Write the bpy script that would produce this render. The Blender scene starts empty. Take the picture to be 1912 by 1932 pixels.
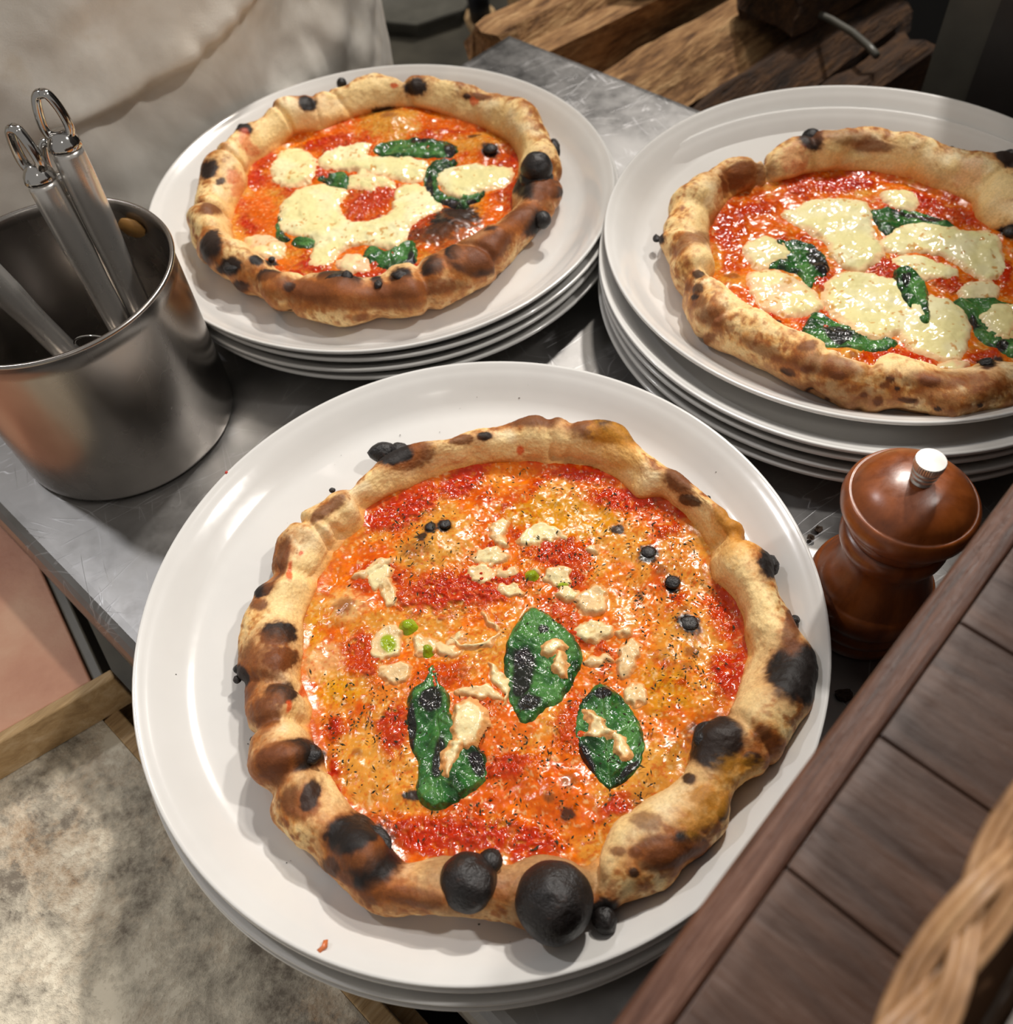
import bpy, bmesh, math, random
import numpy as np
from mathutils import Vector, Matrix
random.seed(4); np.random.seed(4)
SC = bpy.context.scene
COL = SC.collection
Z0 = 0.85                       # height of the steel table top
# ---------------------------------------------------------------- camera
FPX, PITCH, ROLL, CH = 1720.7, 0.940, -0.109, 0.398
_cp, _sp = math.cos(PITCH), math.sin(PITCH)
_f = np.array([0, _cp, -_sp]); _r = np.array([1., 0, 0]); _u = np.cross(_r, _f)
_cr, _sr = math.cos(ROLL), math.sin(ROLL)
MV = np.array([_cr*_r+_sr*_u, -_sr*_r+_cr*_u, _f])
CAMP = np.array([0, 0, Z0+CH])
def P(px, py, z):
    """point of the plane z (above the table top) seen at a pixel of the photograph"""
    d = np.array([(px-956)/FPX, -(py-966)/FPX, 1.0]) @ MV
    return CAMP + d*((z+Z0-CAMP[2])/d[2])
def J(p):
    q = MV @ (np.asarray(p)-CAMP)
    return np.array([956+FPX*q[0]/q[2], 966-FPX*q[1]/q[2]])
def depth(p): return float(MV[2] @ (np.asarray(p)-CAMP))
U = np.array([.6757, -.7372]); V = np.array([.7372, .6757])
def UV(a, b, z): return np.array([a*U[0]+b*V[0], a*U[1]+b*V[1], z+Z0])
cam_d = bpy.data.cameras.new('camera'); cam = bpy.data.objects.new('camera', cam_d); COL.objects.link(cam)
m3 = Matrix((MV[0], MV[1], -MV[2])).transposed()
cam.matrix_world = Matrix.Translation(CAMP) @ m3.to_4x4()
cam_d.sensor_width = 36; cam_d.sensor_fit = 'HORIZONTAL'
# the frame is 1912 x 1932: the longer side is the height
cam_d.lens = FPX/1912*36
cam_d.clip_start = 0.01
cam_d.dof.use_dof = True; cam_d.dof.focus_distance = 0.42; cam_d.dof.aperture_fstop = 11
SC.camera = cam
# ---------------------------------------------------------------- light
w = bpy.data.worlds.new('world'); SC.world = w; w.use_nodes = True
w.node_tree.nodes['Background'].inputs[0].default_value = (1.0, .95, .89, 1)
w.node_tree.nodes['Background'].inputs[1].default_value = 0.36
def lamp(name, loc, target, energy, size, col=(1, .94, .86)):
    d = bpy.data.lights.new(name, 'AREA'); d.energy = energy; d.size = size; d.shape = 'DISK'; d.color = col
    o = bpy.data.objects.new(name, d); COL.objects.link(o); o.location = loc
    o.rotation_euler = (Vector(target)-Vector(loc)).to_track_quat('-Z', 'Y').to_euler(); return o
lamp('ceiling_spot', (.75, 1.75, Z0+1.95), (0, .35, Z0), 45, .13, (1, .95, .89))
lamp('ceiling_spot.001', (-1.1, 1.0, Z0+1.7), (0, .3, Z0), 9, .12, (.97, .97, 1))
lamp('ceiling_spot.002', (1.3, .3, Z0+1.8), (.1, .4, Z0), 20, .12, (1, .96, .91))
lamp('ceiling_spot.004', (.1, -1.0, Z0+1.8), (0, .3, Z0), 1.5, .16)
lamp('ceiling_spot.003', (.35, 1.3, Z0+1.6), (.1, .5, Z0), 8, .14, (1, .92, .82))
SC.view_settings.view_transform = 'Standard'; SC.view_settings.look = 'None'
SC.view_settings.gamma = 1; SC.view_settings.use_curve_mapping = False; SC.view_settings.exposure = -0.18
# ---------------------------------------------------------------- helpers
def s2l(c):
    c = np.asarray(c, float)/255
    return np.where(c <= .04045, c/12.92, ((c+.055)/1.055)**2.4)
def hexc(r, g, b): return tuple(s2l((r, g, b)))+(1,)
def _hash(ix, iy, iz, seed):
    h = (ix*374761393+iy*668265263+iz*2147483647+seed*974711) & 0xffffffff
    h = ((h ^ (h >> 13))*1274126177) & 0xffffffff
    h = ((h ^ (h >> 16))*2246822519) & 0xffffffff
    return ((h ^ (h >> 15)) & 0xffffff)/float(0xffffff)
def vnoise(x, y, z, seed=0):
    x, y, z = np.broadcast_arrays(x, y, z)
    ix = np.floor(x).astype(np.int64); iy = np.floor(y).astype(np.int64); iz = np.floor(z).astype(np.int64)
    fx = x-ix; fy = y-iy; fz = z-iz
    fx = fx*fx*(3-2*fx); fy = fy*fy*(3-2*fy); fz = fz*fz*(3-2*fz)
    o = 0
    for a in (0, 1):
        wa = fx if a else 1-fx
        for b in (0, 1):
            wb = fy if b else 1-fy
            for c in (0, 1):
                o = o+_hash(ix+a, iy+b, iz+c, seed)*wa*wb*(fz if c else 1-fz)
    return o*2-1
def fbm(x, y, z, oct=3, seed=0, gain=.5):
    o = 0; a = 1; t = 0
    for i in range(oct):
        o = o+a*vnoise(x, y, z, seed+i*17); t += a; a *= gain; x = x*2.03+3.1; y = y*2.03+1.7; z = z*2.03+.9
    return o/t
def sstep(a, b, x):
    t = np.clip((x-a)/(b-a), 0, 1); return t*t*(3-2*t)
def mixc(c, d, m): return c*(1-m[:, None])+np.asarray(d)*m[:, None]

def wloc(p):
    return np.array(p.location) if p is not None and p.parent is None else (wloc(p.parent) if p is not None else np.zeros(3))
def mesh(name, V_, F_, mat, parent=None, smooth=True, col=None, msk=None):
    V_ = np.asarray(V_, float)-wloc(parent)
    me = bpy.data.meshes.new(name)
    F_ = np.asarray(F_, dtype=object) if not isinstance(F_, np.ndarray) else F_
    if isinstance(F_, np.ndarray) and F_.dtype != object:
        n, k = F_.shape
        me.vertices.add(len(V_)); me.vertices.foreach_set('co', V_.astype(np.float32).ravel())
        me.loops.add(n*k); me.loops.foreach_set('vertex_index', F_.astype(np.int32).ravel())
        me.polygons.add(n); me.polygons.foreach_set('loop_start', np.arange(0, n*k, k, dtype=np.int32))
        me.update(calc_edges=True)
    else:
        me.from_pydata([tuple(v) for v in V_], [], [tuple(f) for f in F_])
    me.validate()
    me.polygons.foreach_set('use_smooth', [smooth]*len(me.polygons))
    for nm, a in (('Col', col), ('Msk', msk)):
        if a is not None:
            at = me.color_attributes.new(nm, 'FLOAT_COLOR', 'POINT')
            b = np.ones((len(V_), 4), np.float32); b[:, :3] = a; at.data.foreach_set('color', b.ravel())
    me.materials.append(mat)
    o = bpy.data.objects.new(name, me); COL.objects.link(o)
    if parent is not None: o.parent = parent
    return o
def root(name, loc, label, cat, group=None):
    o = bpy.data.objects.new(name, None); COL.objects.link(o); o.location = loc; o.empty_display_size = .02
    tag(o, label, cat, group); return o
def tag(o, label, cat=None, group=None, kind=None):
    if label: o['label'] = label
    if cat: o['category'] = cat
    if group: o['group'] = group
    if kind: o['kind'] = kind
    return o
def grid_faces(nr, nc, wrap=True, flip=False):
    i = np.arange(nr-1)[:, None]*nc; j = np.arange(nc if wrap else nc-1)[None, :]; j2 = (j+1) % nc
    a = (i+j).ravel(); b = (i+j2).ravel(); c = (i+nc+j2).ravel(); d = (i+nc+j).ravel()
    return np.stack([a, d, c, b] if flip else [a, b, c, d], 1)
def lathe(prof, n, c=(0, 0, 0)):
    prof = np.asarray(prof, float); th = np.linspace(0, 2*np.pi, n, endpoint=False)
    v = np.stack([c[0]+prof[:, 0:1]*np.cos(th), c[1]+prof[:, 0:1]*np.sin(th), c[2]+prof[:, 1:2]+0*th], -1).reshape(-1, 3)
    return v, grid_faces(len(prof), n)
def tube(path, rad, n=10, cap=True):
    """surface of revolution along a polyline; rad scalar or per point, or (a, b) pairs for flat sections"""
    path = np.asarray(path, float); m = len(path)
    r = np.asarray(rad, float); r = np.full((m, 2), r) if r.ndim == 0 else (np.stack([r, r], 1) if r.ndim == 1 else r)
    t = np.gradient(path, axis=0); t /= np.linalg.norm(t, axis=1)[:, None]+1e-12
    up = np.array([0, 0, 1.]) if abs(t[0][2]) < .9 else np.array([0, 1., 0])
    vs = []; a = np.cross(t[0], up); a /= np.linalg.norm(a)
    th = np.linspace(0, 2*np.pi, n, endpoint=False)
    for i in range(m):
        a = a-t[i]*(a@t[i]); a /= np.linalg.norm(a)+1e-12; b = np.cross(t[i], a)
        vs.append(path[i]+r[i, 0]*np.cos(th)[:, None]*a+r[i, 1]*np.sin(th)[:, None]*b)
    v = np.concatenate(vs); f = [tuple(q) for q in grid_faces(m, n)]
    if cap: f += [tuple(range(n))[::-1], tuple((m-1)*n+k for k in range(n))]
    return v, f
def join(parts):
    vs = []; fs = []; o = 0
    for v, f in parts:
        vs.append(np.asarray(v)); fs += [tuple(int(k)+o for k in q) for q in f]; o += len(v)
    return np.concatenate(vs), fs
def boxuv(u0, u1, v0, v1, z0, z1):
    c = [UV(a, b, z) for z in (z0, z1) for a, b in ((u0, v0), (u1, v0), (u1, v1), (u0, v1))]
    return np.array(c), [(0, 3, 2, 1), (4, 5, 6, 7), (0, 1, 5, 4), (1, 2, 6, 5), (2, 3, 7, 6), (3, 0, 4, 7)]
def bevel(o, w_, seg=3):
    m = o.modifiers.new('bevel', 'BEVEL'); m.width = w_; m.segments = seg; m.limit_method = 'ANGLE'; return o
# ---------------------------------------------------------------- materials
class NT:
    def __init__(s, name):
        s.m = bpy.data.materials.new(name); s.m.use_nodes = True; s.t = s.m.node_tree; s.b = s.t.nodes['Principled BSDF']
    def n(s, typ, **kw):
        x = s.t.nodes.new(typ)
        for k, v in kw.items():
            if k[0] == '_': setattr(x, k[1:], v)
            else:
                key = int(k[1:]) if k[0] == 'i' and k[1:].isdigit() else k.replace('__', ' ')
                if isinstance(v, bpy.types.NodeSocket): s.t.links.new(v, x.inputs[key])
                else: x.inputs[key].default_value = v
        return x
    def set(s, **kw):
        for k, v in kw.items():
            i = s.b.inputs[k.replace('__', ' ')]
            if isinstance(v, bpy.types.NodeSocket): s.t.links.new(v, i)
            else: i.default_value = v
        return s
    def coord(s, scale=(1, 1, 1), rot=0, loc=(0, 0, 0)):
        tc = s.n('ShaderNodeTexCoord')
        v = tc.outputs['Object']
        if rot: v = s.n('ShaderNodeMapping', Vector=v, Rotation=(0, 0, rot)).outputs[0]
        return s.n('ShaderNodeMapping', Vector=v, Scale=scale, Location=loc).outputs[0]
    def noise(s, vec, scale, detail=4, rough=.55, dist=0):
        return s.n('ShaderNodeTexNoise', Vector=vec, Scale=scale, Detail=detail, Roughness=rough, Distortion=dist).outputs[0]
    def ramp(s, fac, stops, interp='LINEAR'):
        x = s.n('ShaderNodeValToRGB', Fac=fac); x.color_ramp.interpolation = interp
        e = x.color_ramp.elements
        while len(e) < len(stops): e.new(.5)
        for q, (p, c) in zip(e, stops): q.position = p; q.color = c if len(c) == 4 else (*c, 1)
        return x.outputs[0]
    def mix(s, f, a, b, typ='MIX'):
        x = s.t.nodes.new('ShaderNodeMix'); x.data_type = 'RGBA'; x.blend_type = typ
        for i, v in ((0, f), (6, a), (7, b)):
            if isinstance(v, bpy.types.NodeSocket): s.t.links.new(v, x.inputs[i])
            else: x.inputs[i].default_value = v
        return x.outputs[2]
    def math(s, op, a, b=0.0, clamp=False):
        x = s.t.nodes.new('ShaderNodeMath'); x.operation = op; x.use_clamp = clamp
        for i, v in ((0, a), (1, b)):
            if isinstance(v, bpy.types.NodeSocket): s.t.links.new(v, x.inputs[i])
            else: x.inputs[i].default_value = v
        return x.outputs[0]
    def bump(s, h, dist, strength=1.0, normal=None):
        kw = dict(Height=h, Distance=dist, Strength=strength)
        if normal is not None: kw['Normal'] = normal
        return s.n('ShaderNodeBump', **kw).outputs[0]
def g(v): return (v, v, v, 1)

def mat_food(name, bumpd=.0004, bs=900, wet_r=.12, dry_r=.6, coat=0.0, sub=0.0, redb=False, grain=.8):
    t = NT(name); c = t.n('ShaderNodeVertexColor', _layer_name='Col').outputs[0]
    k = t.n('ShaderNodeSeparateColor', Color=t.n('ShaderNodeVertexColor', _layer_name='Msk').outputs[0])
    v = t.coord()
    n1 = t.noise(v, bs, 3, .6); n2 = t.noise(v, bs*.3, 3, .6)
    fine = t.ramp(t.noise(v, bs*.8, 4, .65), [(.3, g(.78)), (.7, g(1.18))])
    t.set(Base__Color=t.mix(grain, c, fine, 'MULTIPLY'))
    wet = k.outputs[0]
    r = t.n('ShaderNodeMapRange', Value=wet, i3=dry_r, i4=wet_r).outputs[0]
    t.set(Roughness=r, Specular__IOR__Level=.34)
    h = t.math('ADD', n1, t.math('MULTIPLY', n2, 1.6))
    amt = t.n('ShaderNodeMapRange', Value=(k.outputs[1] if redb else wet), i3=(.42 if redb else .35), i4=1.0).outputs[0]
    t.set(Normal=t.n('ShaderNodeBump', Height=h, Distance=bumpd, Strength=amt).outputs[0])
    if coat: t.set(Coat__Weight=t.math('MULTIPLY', wet, coat), Coat__Roughness=.06)
    if sub:
        t.set(Subsurface__Weight=sub, Subsurface__Scale=.004); t.b.inputs['Subsurface Radius'].default_value = (1, .5, .25)
    return t.m
M = {}
M['dough'] = mat_food('baked_dough', .0003, 1100, .25, .62)
M['sauce'] = mat_food('tomato_sauce', .00027, 420, .13, .5, .05, 0, True)
M['cheese'] = mat_food('melted_mozzarella', .00016, 200, .14, .4, .3, 0, False, .15)
M['basil'] = mat_food('basil_leaf', .0008, 360, .10, .4, .4)
M['garlic'] = mat_food('garlic', .0003, 500, .14, .4, .3, 0, False, .5)
def mat_char():
    t = NT('charred_blister'); v = t.coord()
    n = t.noise(v, 160, 5, .6); n2 = t.noise(v, 900, 4, .6)
    t.set(Base__Color=t.ramp(n, [(.3, hexc(18, 16, 16)), (.62, hexc(34, 28, 26)), (.8, hexc(70, 42, 26))]),
          Roughness=t.ramp(n, [(.3, g(.28)), (.7, g(.55))]), Normal=t.bump(t.math('ADD', n, t.math('MULTIPLY', n2, .3)), .0012))
    return t.m
M['char'] = mat_char()
def mat_porcelain():
    t = NT('white_porcelain'); v = t.coord()
    n = t.noise(v, 25, 3)
    t.set(Base__Color=t.ramp(n, [(.3, hexc(214, 212, 208)), (.7, hexc(220, 218, 214))]), Roughness=.16, Coat__Weight=.6, Coat__Roughness=.04,
          Normal=t.bump(t.noise(v, 60, 2), .0001))
    return t.m
M['plate'] = mat_porcelain()
def mat_steel(name, base=(150, 150, 152), r0=.2, r1=.42, scr=1.0, brushed=None, metal=1.0):
    t = NT(name); v = t.coord()
    sm = t.noise(v, 9, 5, .6, .4); sp = t.noise(v, 70, 5, .65)
    scs = None
    for i, (rot, sc) in enumerate(((.3, 1), (1.25, 1.3), (2.2, .8), (2.75, 1.1), (-.5, 1.5))):
        w1 = t.noise(t.coord((5, 42*sc, 20), rot, (i*3.1, i, 0)), 1, 3, .5, .3)
        s1 = t.ramp(t.math('ABSOLUTE', t.math('SUBTRACT', w1, .5)), [(.0, g(1)), (.0045, g(0))])
        s1 = t.math('MULTIPLY', s1, t.ramp(t.noise(t.coord((1, 1, 1), 0, (i*7.3, 2*i, 0)), 22, 2), [(.5, g(0)), (.6, g(1))]))
        scs = s1 if scs is None else t.math('MAXIMUM', scs, s1)
    msk = t.ramp(t.noise(v, 6, 2), [(.35, g(0)), (.6, g(1))])
    scs = t.math('MULTIPLY', t.math('MULTIPLY', scs, msk), scr)
    col = t.mix(t.math('MULTIPLY', scs, .4), t.ramp(sm, [(.3, hexc(*[c*.82 for c in base])), (.7, hexc(*base))]), hexc(225, 225, 228))
    if scr < 1: sp = sm
    rr = t.math('ADD', t.ramp(t.math('ADD', t.math('MULTIPLY', sm, .6), t.math('MULTIPLY', sp, .4)), [(.35, g(r0)), (.65, g(r1))]), t.math('MULTIPLY', scs, .12))
    t.set(Base__Color=col, Metallic=metal, Roughness=rr)
    h = t.math('ADD', t.math('MULTIPLY', sp, .4*min(1, scr)), t.math('MULTIPLY', scs, .4))
    if brushed:
        h = t.math('ADD', h, t.noise(t.coord(brushed), 1, 3))
        t.set(Anisotropic=.5)
    t.set(Normal=t.bump(h, .00012))
    return t.m
M['table'] = mat_steel('scratched_steel', (158, 156, 154), .30, .55, 1.6)
M['pot'] = mat_steel('pot_steel', (176, 170, 164), .22, .32, .15)
M['handle'] = mat_steel('brushed_steel', (236, 232, 226), .24, .32, .05, None, .78)
M['chrome'] = mat_steel('chrome', (215, 213, 210), .08, .16, .1)
def mat_wood(name, cols, sc=(1, 1, 1), rot=0, rough=.4, fine=1.0, coat=0, bumpd=.0006):
    t = NT(name); v = t.coord(sc, rot)
    a = t.noise(v, 1, 6, .62, .6); b = t.noise(t.coord(tuple(q*4 for q in sc), rot), 1, 4, .6, .3)
    c2 = t.noise(t.coord(), 18, 3)
    m = t.math('ADD', t.math('MULTIPLY', a, .55), t.math('ADD', t.math('MULTIPLY', b, .25*fine), t.math('MULTIPLY', c2, .2)))
    st = [(.36+.3*i/(len(cols)-1), hexc(*c)) for i, c in enumerate(cols)]
    t.set(Base__Color=t.ramp(m, st), Roughness=t.ramp(b, [(.3, g(rough)), (.7, g(min(1, rough+.2)))]), Normal=t.bump(t.math('ADD', a, b), bumpd))
    if coat: t.set(Coat__Weight=coat, Coat__Roughness=.25)
    return t.m
ANG = math.atan2(U[1], U[0])
M['bar_plank'] = mat_wood('dark_bar_wood', [(56, 38, 30), (74, 51, 39), (86, 59, 44), (112, 74, 52)], (14, 90, 40), -ANG, .30, .6, .4, .0003)
M['bar_strip'] = mat_wood('dark_bar_edge_wood', [(40, 25, 18), (74, 46, 34), (98, 64, 48), (126, 92, 76)], (500, 18, 60), -ANG, .34, 1.3)
M['mill'] = mat_wood('turned_mill_wood', [(112, 54, 18), (146, 76, 28), (172, 98, 40)], (60, 60, 12), 0, .27, .6, .5, .0001)
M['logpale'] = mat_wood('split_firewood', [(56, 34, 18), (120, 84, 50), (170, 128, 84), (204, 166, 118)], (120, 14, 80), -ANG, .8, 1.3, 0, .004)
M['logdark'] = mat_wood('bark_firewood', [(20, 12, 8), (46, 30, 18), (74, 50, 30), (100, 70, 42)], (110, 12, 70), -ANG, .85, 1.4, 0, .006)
M['pine'] = mat_wood('pale_board_wood', [(146, 114, 74), (188, 154, 108), (214, 186, 146)], (200, 14, 60), -ANG, .6, 1)
def mat_plain(name, c, rough=.5, bumps=None, metal=0, var=.15, scale=30):
    t = NT(name); v = t.coord(); n = t.noise(v, scale, 4)
    t.set(Base__Color=t.ramp(n, [(.3, hexc(*[q*(1-var) for q in c])), (.7, hexc(*c))]), Roughness=rough, Metallic=metal)
    if bumps: t.set(Normal=t.bump(t.noise(v, bumps[0], 3), bumps[1]))
    return t.m
M['floor'] = mat_plain('kitchen_floor', (74, 70, 60), .5, None, 0, .5, 8)
M['plaster'] = mat_plain('kitchen_plaster', (206, 196, 180), .7)
M['wall'] = mat_plain('dark_wall', (22, 20, 19), .8)
M['cabinet'] = mat_plain('dark_cabinet_panel', (58, 54, 52), .35)
M['cabedge'] = mat_plain('cabinet_edge_metal', (92, 90, 82), .4)
M['black'] = mat_plain('black_rubber', (20, 22, 30), .5)
M['trouser'] = mat_plain('dark_trousers', (58, 48, 40), .9, (900, .0005))
M['shirt'] = mat_plain('cook_shirt', (150, 142, 130), .9, (900, .0005))
M['skin'] = mat_plain('skin', (196, 148, 118), .5)
M['hair'] = mat_plain('dark_hair', (28, 22, 18), .6, (600, .002))
M['napkin'] = mat_plain('grey_napkin', (150, 144, 136), .85, (1200, .0004))
M['cane'] = mat_wood('wicker_cane', [(112, 78, 46), (158, 118, 78), (186, 148, 104)], (200, 30, 200), -ANG, .42, 1, .2, .0002)
M['canedark'] = mat_plain('wicker_weave', (120, 84, 52), .6)
M['crumb'] = mat_plain('burnt_crumb', (70, 50, 32), .7, (600, .001))
def mat_slab():
    t = NT('terracotta_slab'); v = t.coord(); n = t.noise(v, 14, 5, .6)
    t.set(Base__Color=t.ramp(n, [(.3, hexc(178, 118, 92)), (.55, hexc(204, 148, 118)), (.75, hexc(216, 170, 138))]), Roughness=.55, Normal=t.bump(t.noise(v, 250, 4), .0004))
    return t.m
M['slab'] = mat_slab()
def mat_flour():
    t = NT('floured_worktop'); v = t.coord()
    big = t.noise(v, 7, 6, .72, .2); mid = t.noise(v, 30, 6, .75, .2); fine = t.noise(v, 240, 5, .7)
    st = t.noise(t.coord((40, 420, 40), .75), 1, 3, .6)
    base = t.ramp(mid, [(.32, hexc(104, 94, 82)), (.47, hexc(118, 106, 92)), (.56, hexc(150, 112, 72)), (.72, hexc(112, 74, 40))])
    m = t.math('ADD', t.math('MULTIPLY', big, .52), t.math('ADD', t.math('MULTIPLY', mid, .33), t.math('ADD', t.math('MULTIPLY', fine, .15), t.math('MULTIPLY', st, .03))))
    k = t.ramp(m, [(.42, g(.05)), (.50, g(.6)), (.56, g(1))])
    t.set(Base__Color=t.mix(k, base, hexc(232, 222, 200)), Roughness=.85, Normal=t.bump(t.math('ADD', t.math('MULTIPLY', k, 1), t.math('MULTIPLY', fine, .3)), .0012))
    return t.m
M['flour'] = mat_flour()
def mat_apron():
    t = NT('stained_apron_cloth'); v = t.coord(); n = t.noise(v, 7, 5, .65, .5); s = t.noise(v, 22, 4)
    c = t.ramp(n, [(.3, hexc(190, 182, 170)), (.6, hexc(226, 221, 212))])
    st = t.ramp(t.math('ADD', t.math('MULTIPLY', n, .5), t.math('MULTIPLY', s, .5)), [(.56, g(0)), (.68, g(.5))])
    t.set(Base__Color=t.mix(st, c, hexc(176, 150, 104)), Roughness=.9, Normal=t.bump(t.noise(v, 1400, 2), .0003))
    return t.m
M['apron'] = mat_apron()
# ================================================================ setting
def setting():
    f = mesh('floor', *boxuv(-2.6, 1.6, -1.6, 2.6, -Z0-.05, -Z0), M['floor'], smooth=False); tag(f, None, None, None, 'structure')
    a = mesh('wall_back', *boxuv(-2.6, 1.6, 1.75, 1.85, -Z0, 1.6), M['wall'], smooth=False); tag(a, None, None, None, 'structure')
    a = mesh('wall_left', *boxuv(-2.7, -2.6, -1.6, 1.85, -Z0, 1.6), M['plaster'], smooth=False); tag(a, None, None, None, 'structure')
setting()
# ================================================================ steel table
def steel_table():
    r = root('steel_table', UV(-.3, .3, -Z0), 'scratched stainless steel prep table under the pizza plates and the pot', 'table')
    u0, u1, v0, v1 = -.566, .05, .008, .584
    # top sheet with rolled-down edges: offset profile swept round the rectangle
    rad = .012; prof = [(0, 0)]
    prof = [(.016, 0.0)]+[(rad-rad*math.sin(a), -rad+rad*math.cos(a)) for a in np.linspace(0, math.pi/2, 6)]+[(0, -.034), (.003, -.034), (.003, -.02)]
    vs = []
    for ins, z in prof:
        vs += [UV(a, b, z) for a, b in ((u0+ins, v0+ins), (u1-ins, v0+ins), (u1-ins, v1-ins), (u0+ins, v1-ins))]
    vs = np.array(vs); fs = [(0, 1, 2, 3)]+[tuple(q) for q in grid_faces(len(prof), 4, True, True)]
    mesh('tabletop', vs, fs, M['table'], r, smooth=False)
    for a in (u0+.04, u1-.04):
        for b in (v0+.04, v1-.04):
            mesh('leg', *tube([UV(a, b, -Z0), UV(a, b, -.02)], .018, 16), M['handle'], r)
    mesh('undershelf', *boxuv(u0+.03, u1-.03, v0+.03, v1-.03, -.62, -.60), M['table'], r, smooth=False)
steel_table()
# ================================================================ plates
PR = .155
prof = [(0, .0062), (.10, .0062), (.128, .0064), (.1335, .0072), (.1375, .0098), (.1425, .0138), (.1468, .0175), (.1495, .0192), (.1515, .0202),
        (.1532, .0216), (.1545, .0220), (.1550, .0212), (.1548, .0198), (.1535, .0184), (.1505, .0170), (.146, .0135), (.140, .0085), (.134, .0042),
        (.126, .0024), (.100, .0022), (.098, 0), (.095, 0), (.093, .0022), (0, .0022)]
pv, pf = lathe(prof, 160)
plate_me = bpy.data.meshes.new('plate'); plate_me.from_pydata([tuple(v) for v in pv], [], [tuple(int(k) for k in f) for f in pf])
bm = bmesh.new(); bm.from_mesh(plate_me); bmesh.ops.remove_doubles(bm, verts=bm.verts, dist=1e-6); bmesh.ops.recalc_face_normals(bm, faces=bm.faces); bm.to_mesh(plate_me); bm.free()
plate_me.polygons.foreach_set('use_smooth', [True]*len(plate_me.polygons)); plate_me.materials.append(M['plate'])
HS = .0065
stacks = {
 'F': ((-.0205, .2058), (-.0182, .2103), 4, 'front', 'the oregano and garlic pizza'),
 'B': ((-.0545, .5355), (-.0600, .5375), 4, 'back left', 'the pizza nearest the apron'),
 'R': ((.2248, .4173), (.2306, .4353), 5, 'right', 'the pizza at the right frame edge')}
PLZ = {}
for k, (lo, hi, n, nm, pz) in stacks.items():
    for i in range(n):
        o = bpy.data.objects.new('plate', plate_me); COL.objects.link(o)
        if k == 'R': t = 1.0 if i == n-1 else (i/(n-2))*.22
        elif k == 'B': t = (0, .62, .5, 1)[i]
        else: t = i/(n-1)
        jx = .0011*math.sin(i*2.3+n); jy = .0009*math.cos(i*3.1)
        if i == n-1 or i == 0: jx = jy = 0
        o.location = (lo[0]+(hi[0]-lo[0])*t+jx, lo[1]+(hi[1]-lo[1])*t+jy, Z0+i*HS)
        if k == 'B' and i > 0: pass
        if i == n-1: lb = 'round white plate carrying %s, top of %s stack' % (pz, nm)
        elif i == 0: lb = 'lowest white plate of the %s stack, standing on the steel table' % nm
        elif i == n-2: lb = 'white plate directly under the top one in the %s stack' % nm
        else: lb = 'white plate %s from the bottom of the %s stack' % (('', 'second', 'third')[i], nm)
        tag(o, lb, 'plate', 'white plates in the %s stack' % nm)
        if i == n-1: PLZ[k] = (o, (n-1)*HS)
# ================================================================ pizzas
def closed_interp(th, r, tq, sm=0):
    o = np.argsort(th); th = th[o]; r = r[o]
    th = np.concatenate([th-2*np.pi, th, th+2*np.pi]); r = np.concatenate([r, r, r])
    out = np.interp(tq, th, r)
    if sm:
        k = np.exp(-np.linspace(-2, 2, 2*sm+1)**2); k /= k.sum()
        n = len(out); out = np.convolve(np.concatenate([out[-sm:], out, out[:sm]]), k, 'valid')
    return out
def poly_sd(x, y, poly):
    """signed distance to a closed polygon (positive inside)"""
    poly = np.asarray(poly); a = poly; b = np.roll(poly, -1, 0)
    d = np.full(x.shape, 1e9); ins = np.zeros(x.shape, bool)
    for (ax, ay), (bx, by) in zip(a, b):
        ex, ey = bx-ax, by-ay; l = ex*ex+ey*ey+1e-18
        t = np.clip(((x-ax)*ex+(y-ay)*ey)/l, 0, 1)
        d = np.minimum(d, np.hypot(x-ax-t*ex, y-ay-t*ey))
        c = ((ay > y) != (by > y)) & (x < (bx-ax)*(y-ay)/(by-ay+1e-18)+ax); ins ^= c
    return np.where(ins, d, -d)
def smooth_poly(p, n=4):
    p = np.asarray(p, float)
    out = []
    m = len(p)
    for i in range(m):
        p0, p1, p2, p3 = p[i-1], p[i], p[(i+1) % m], p[(i+2) % m]
        for t in np.linspace(0, 1, n, endpoint=False):
            out.append(.5*((2*p1)+(-p0+p2)*t+(2*p0-5*p1+4*p2-p3)*t*t+(-p0+3*p1-3*p2+p3)*t**3))
    return np.array(out)
C_DOUGH = s2l((246, 214, 152)); C_PALE = s2l((250, 232, 190)); C_GOLD = s2l((224, 152, 56)); C_BROWN = s2l((138, 74, 30)); C_DARK = s2l((58, 32, 20)); C_BLACK = s2l((26, 22, 20))
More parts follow.
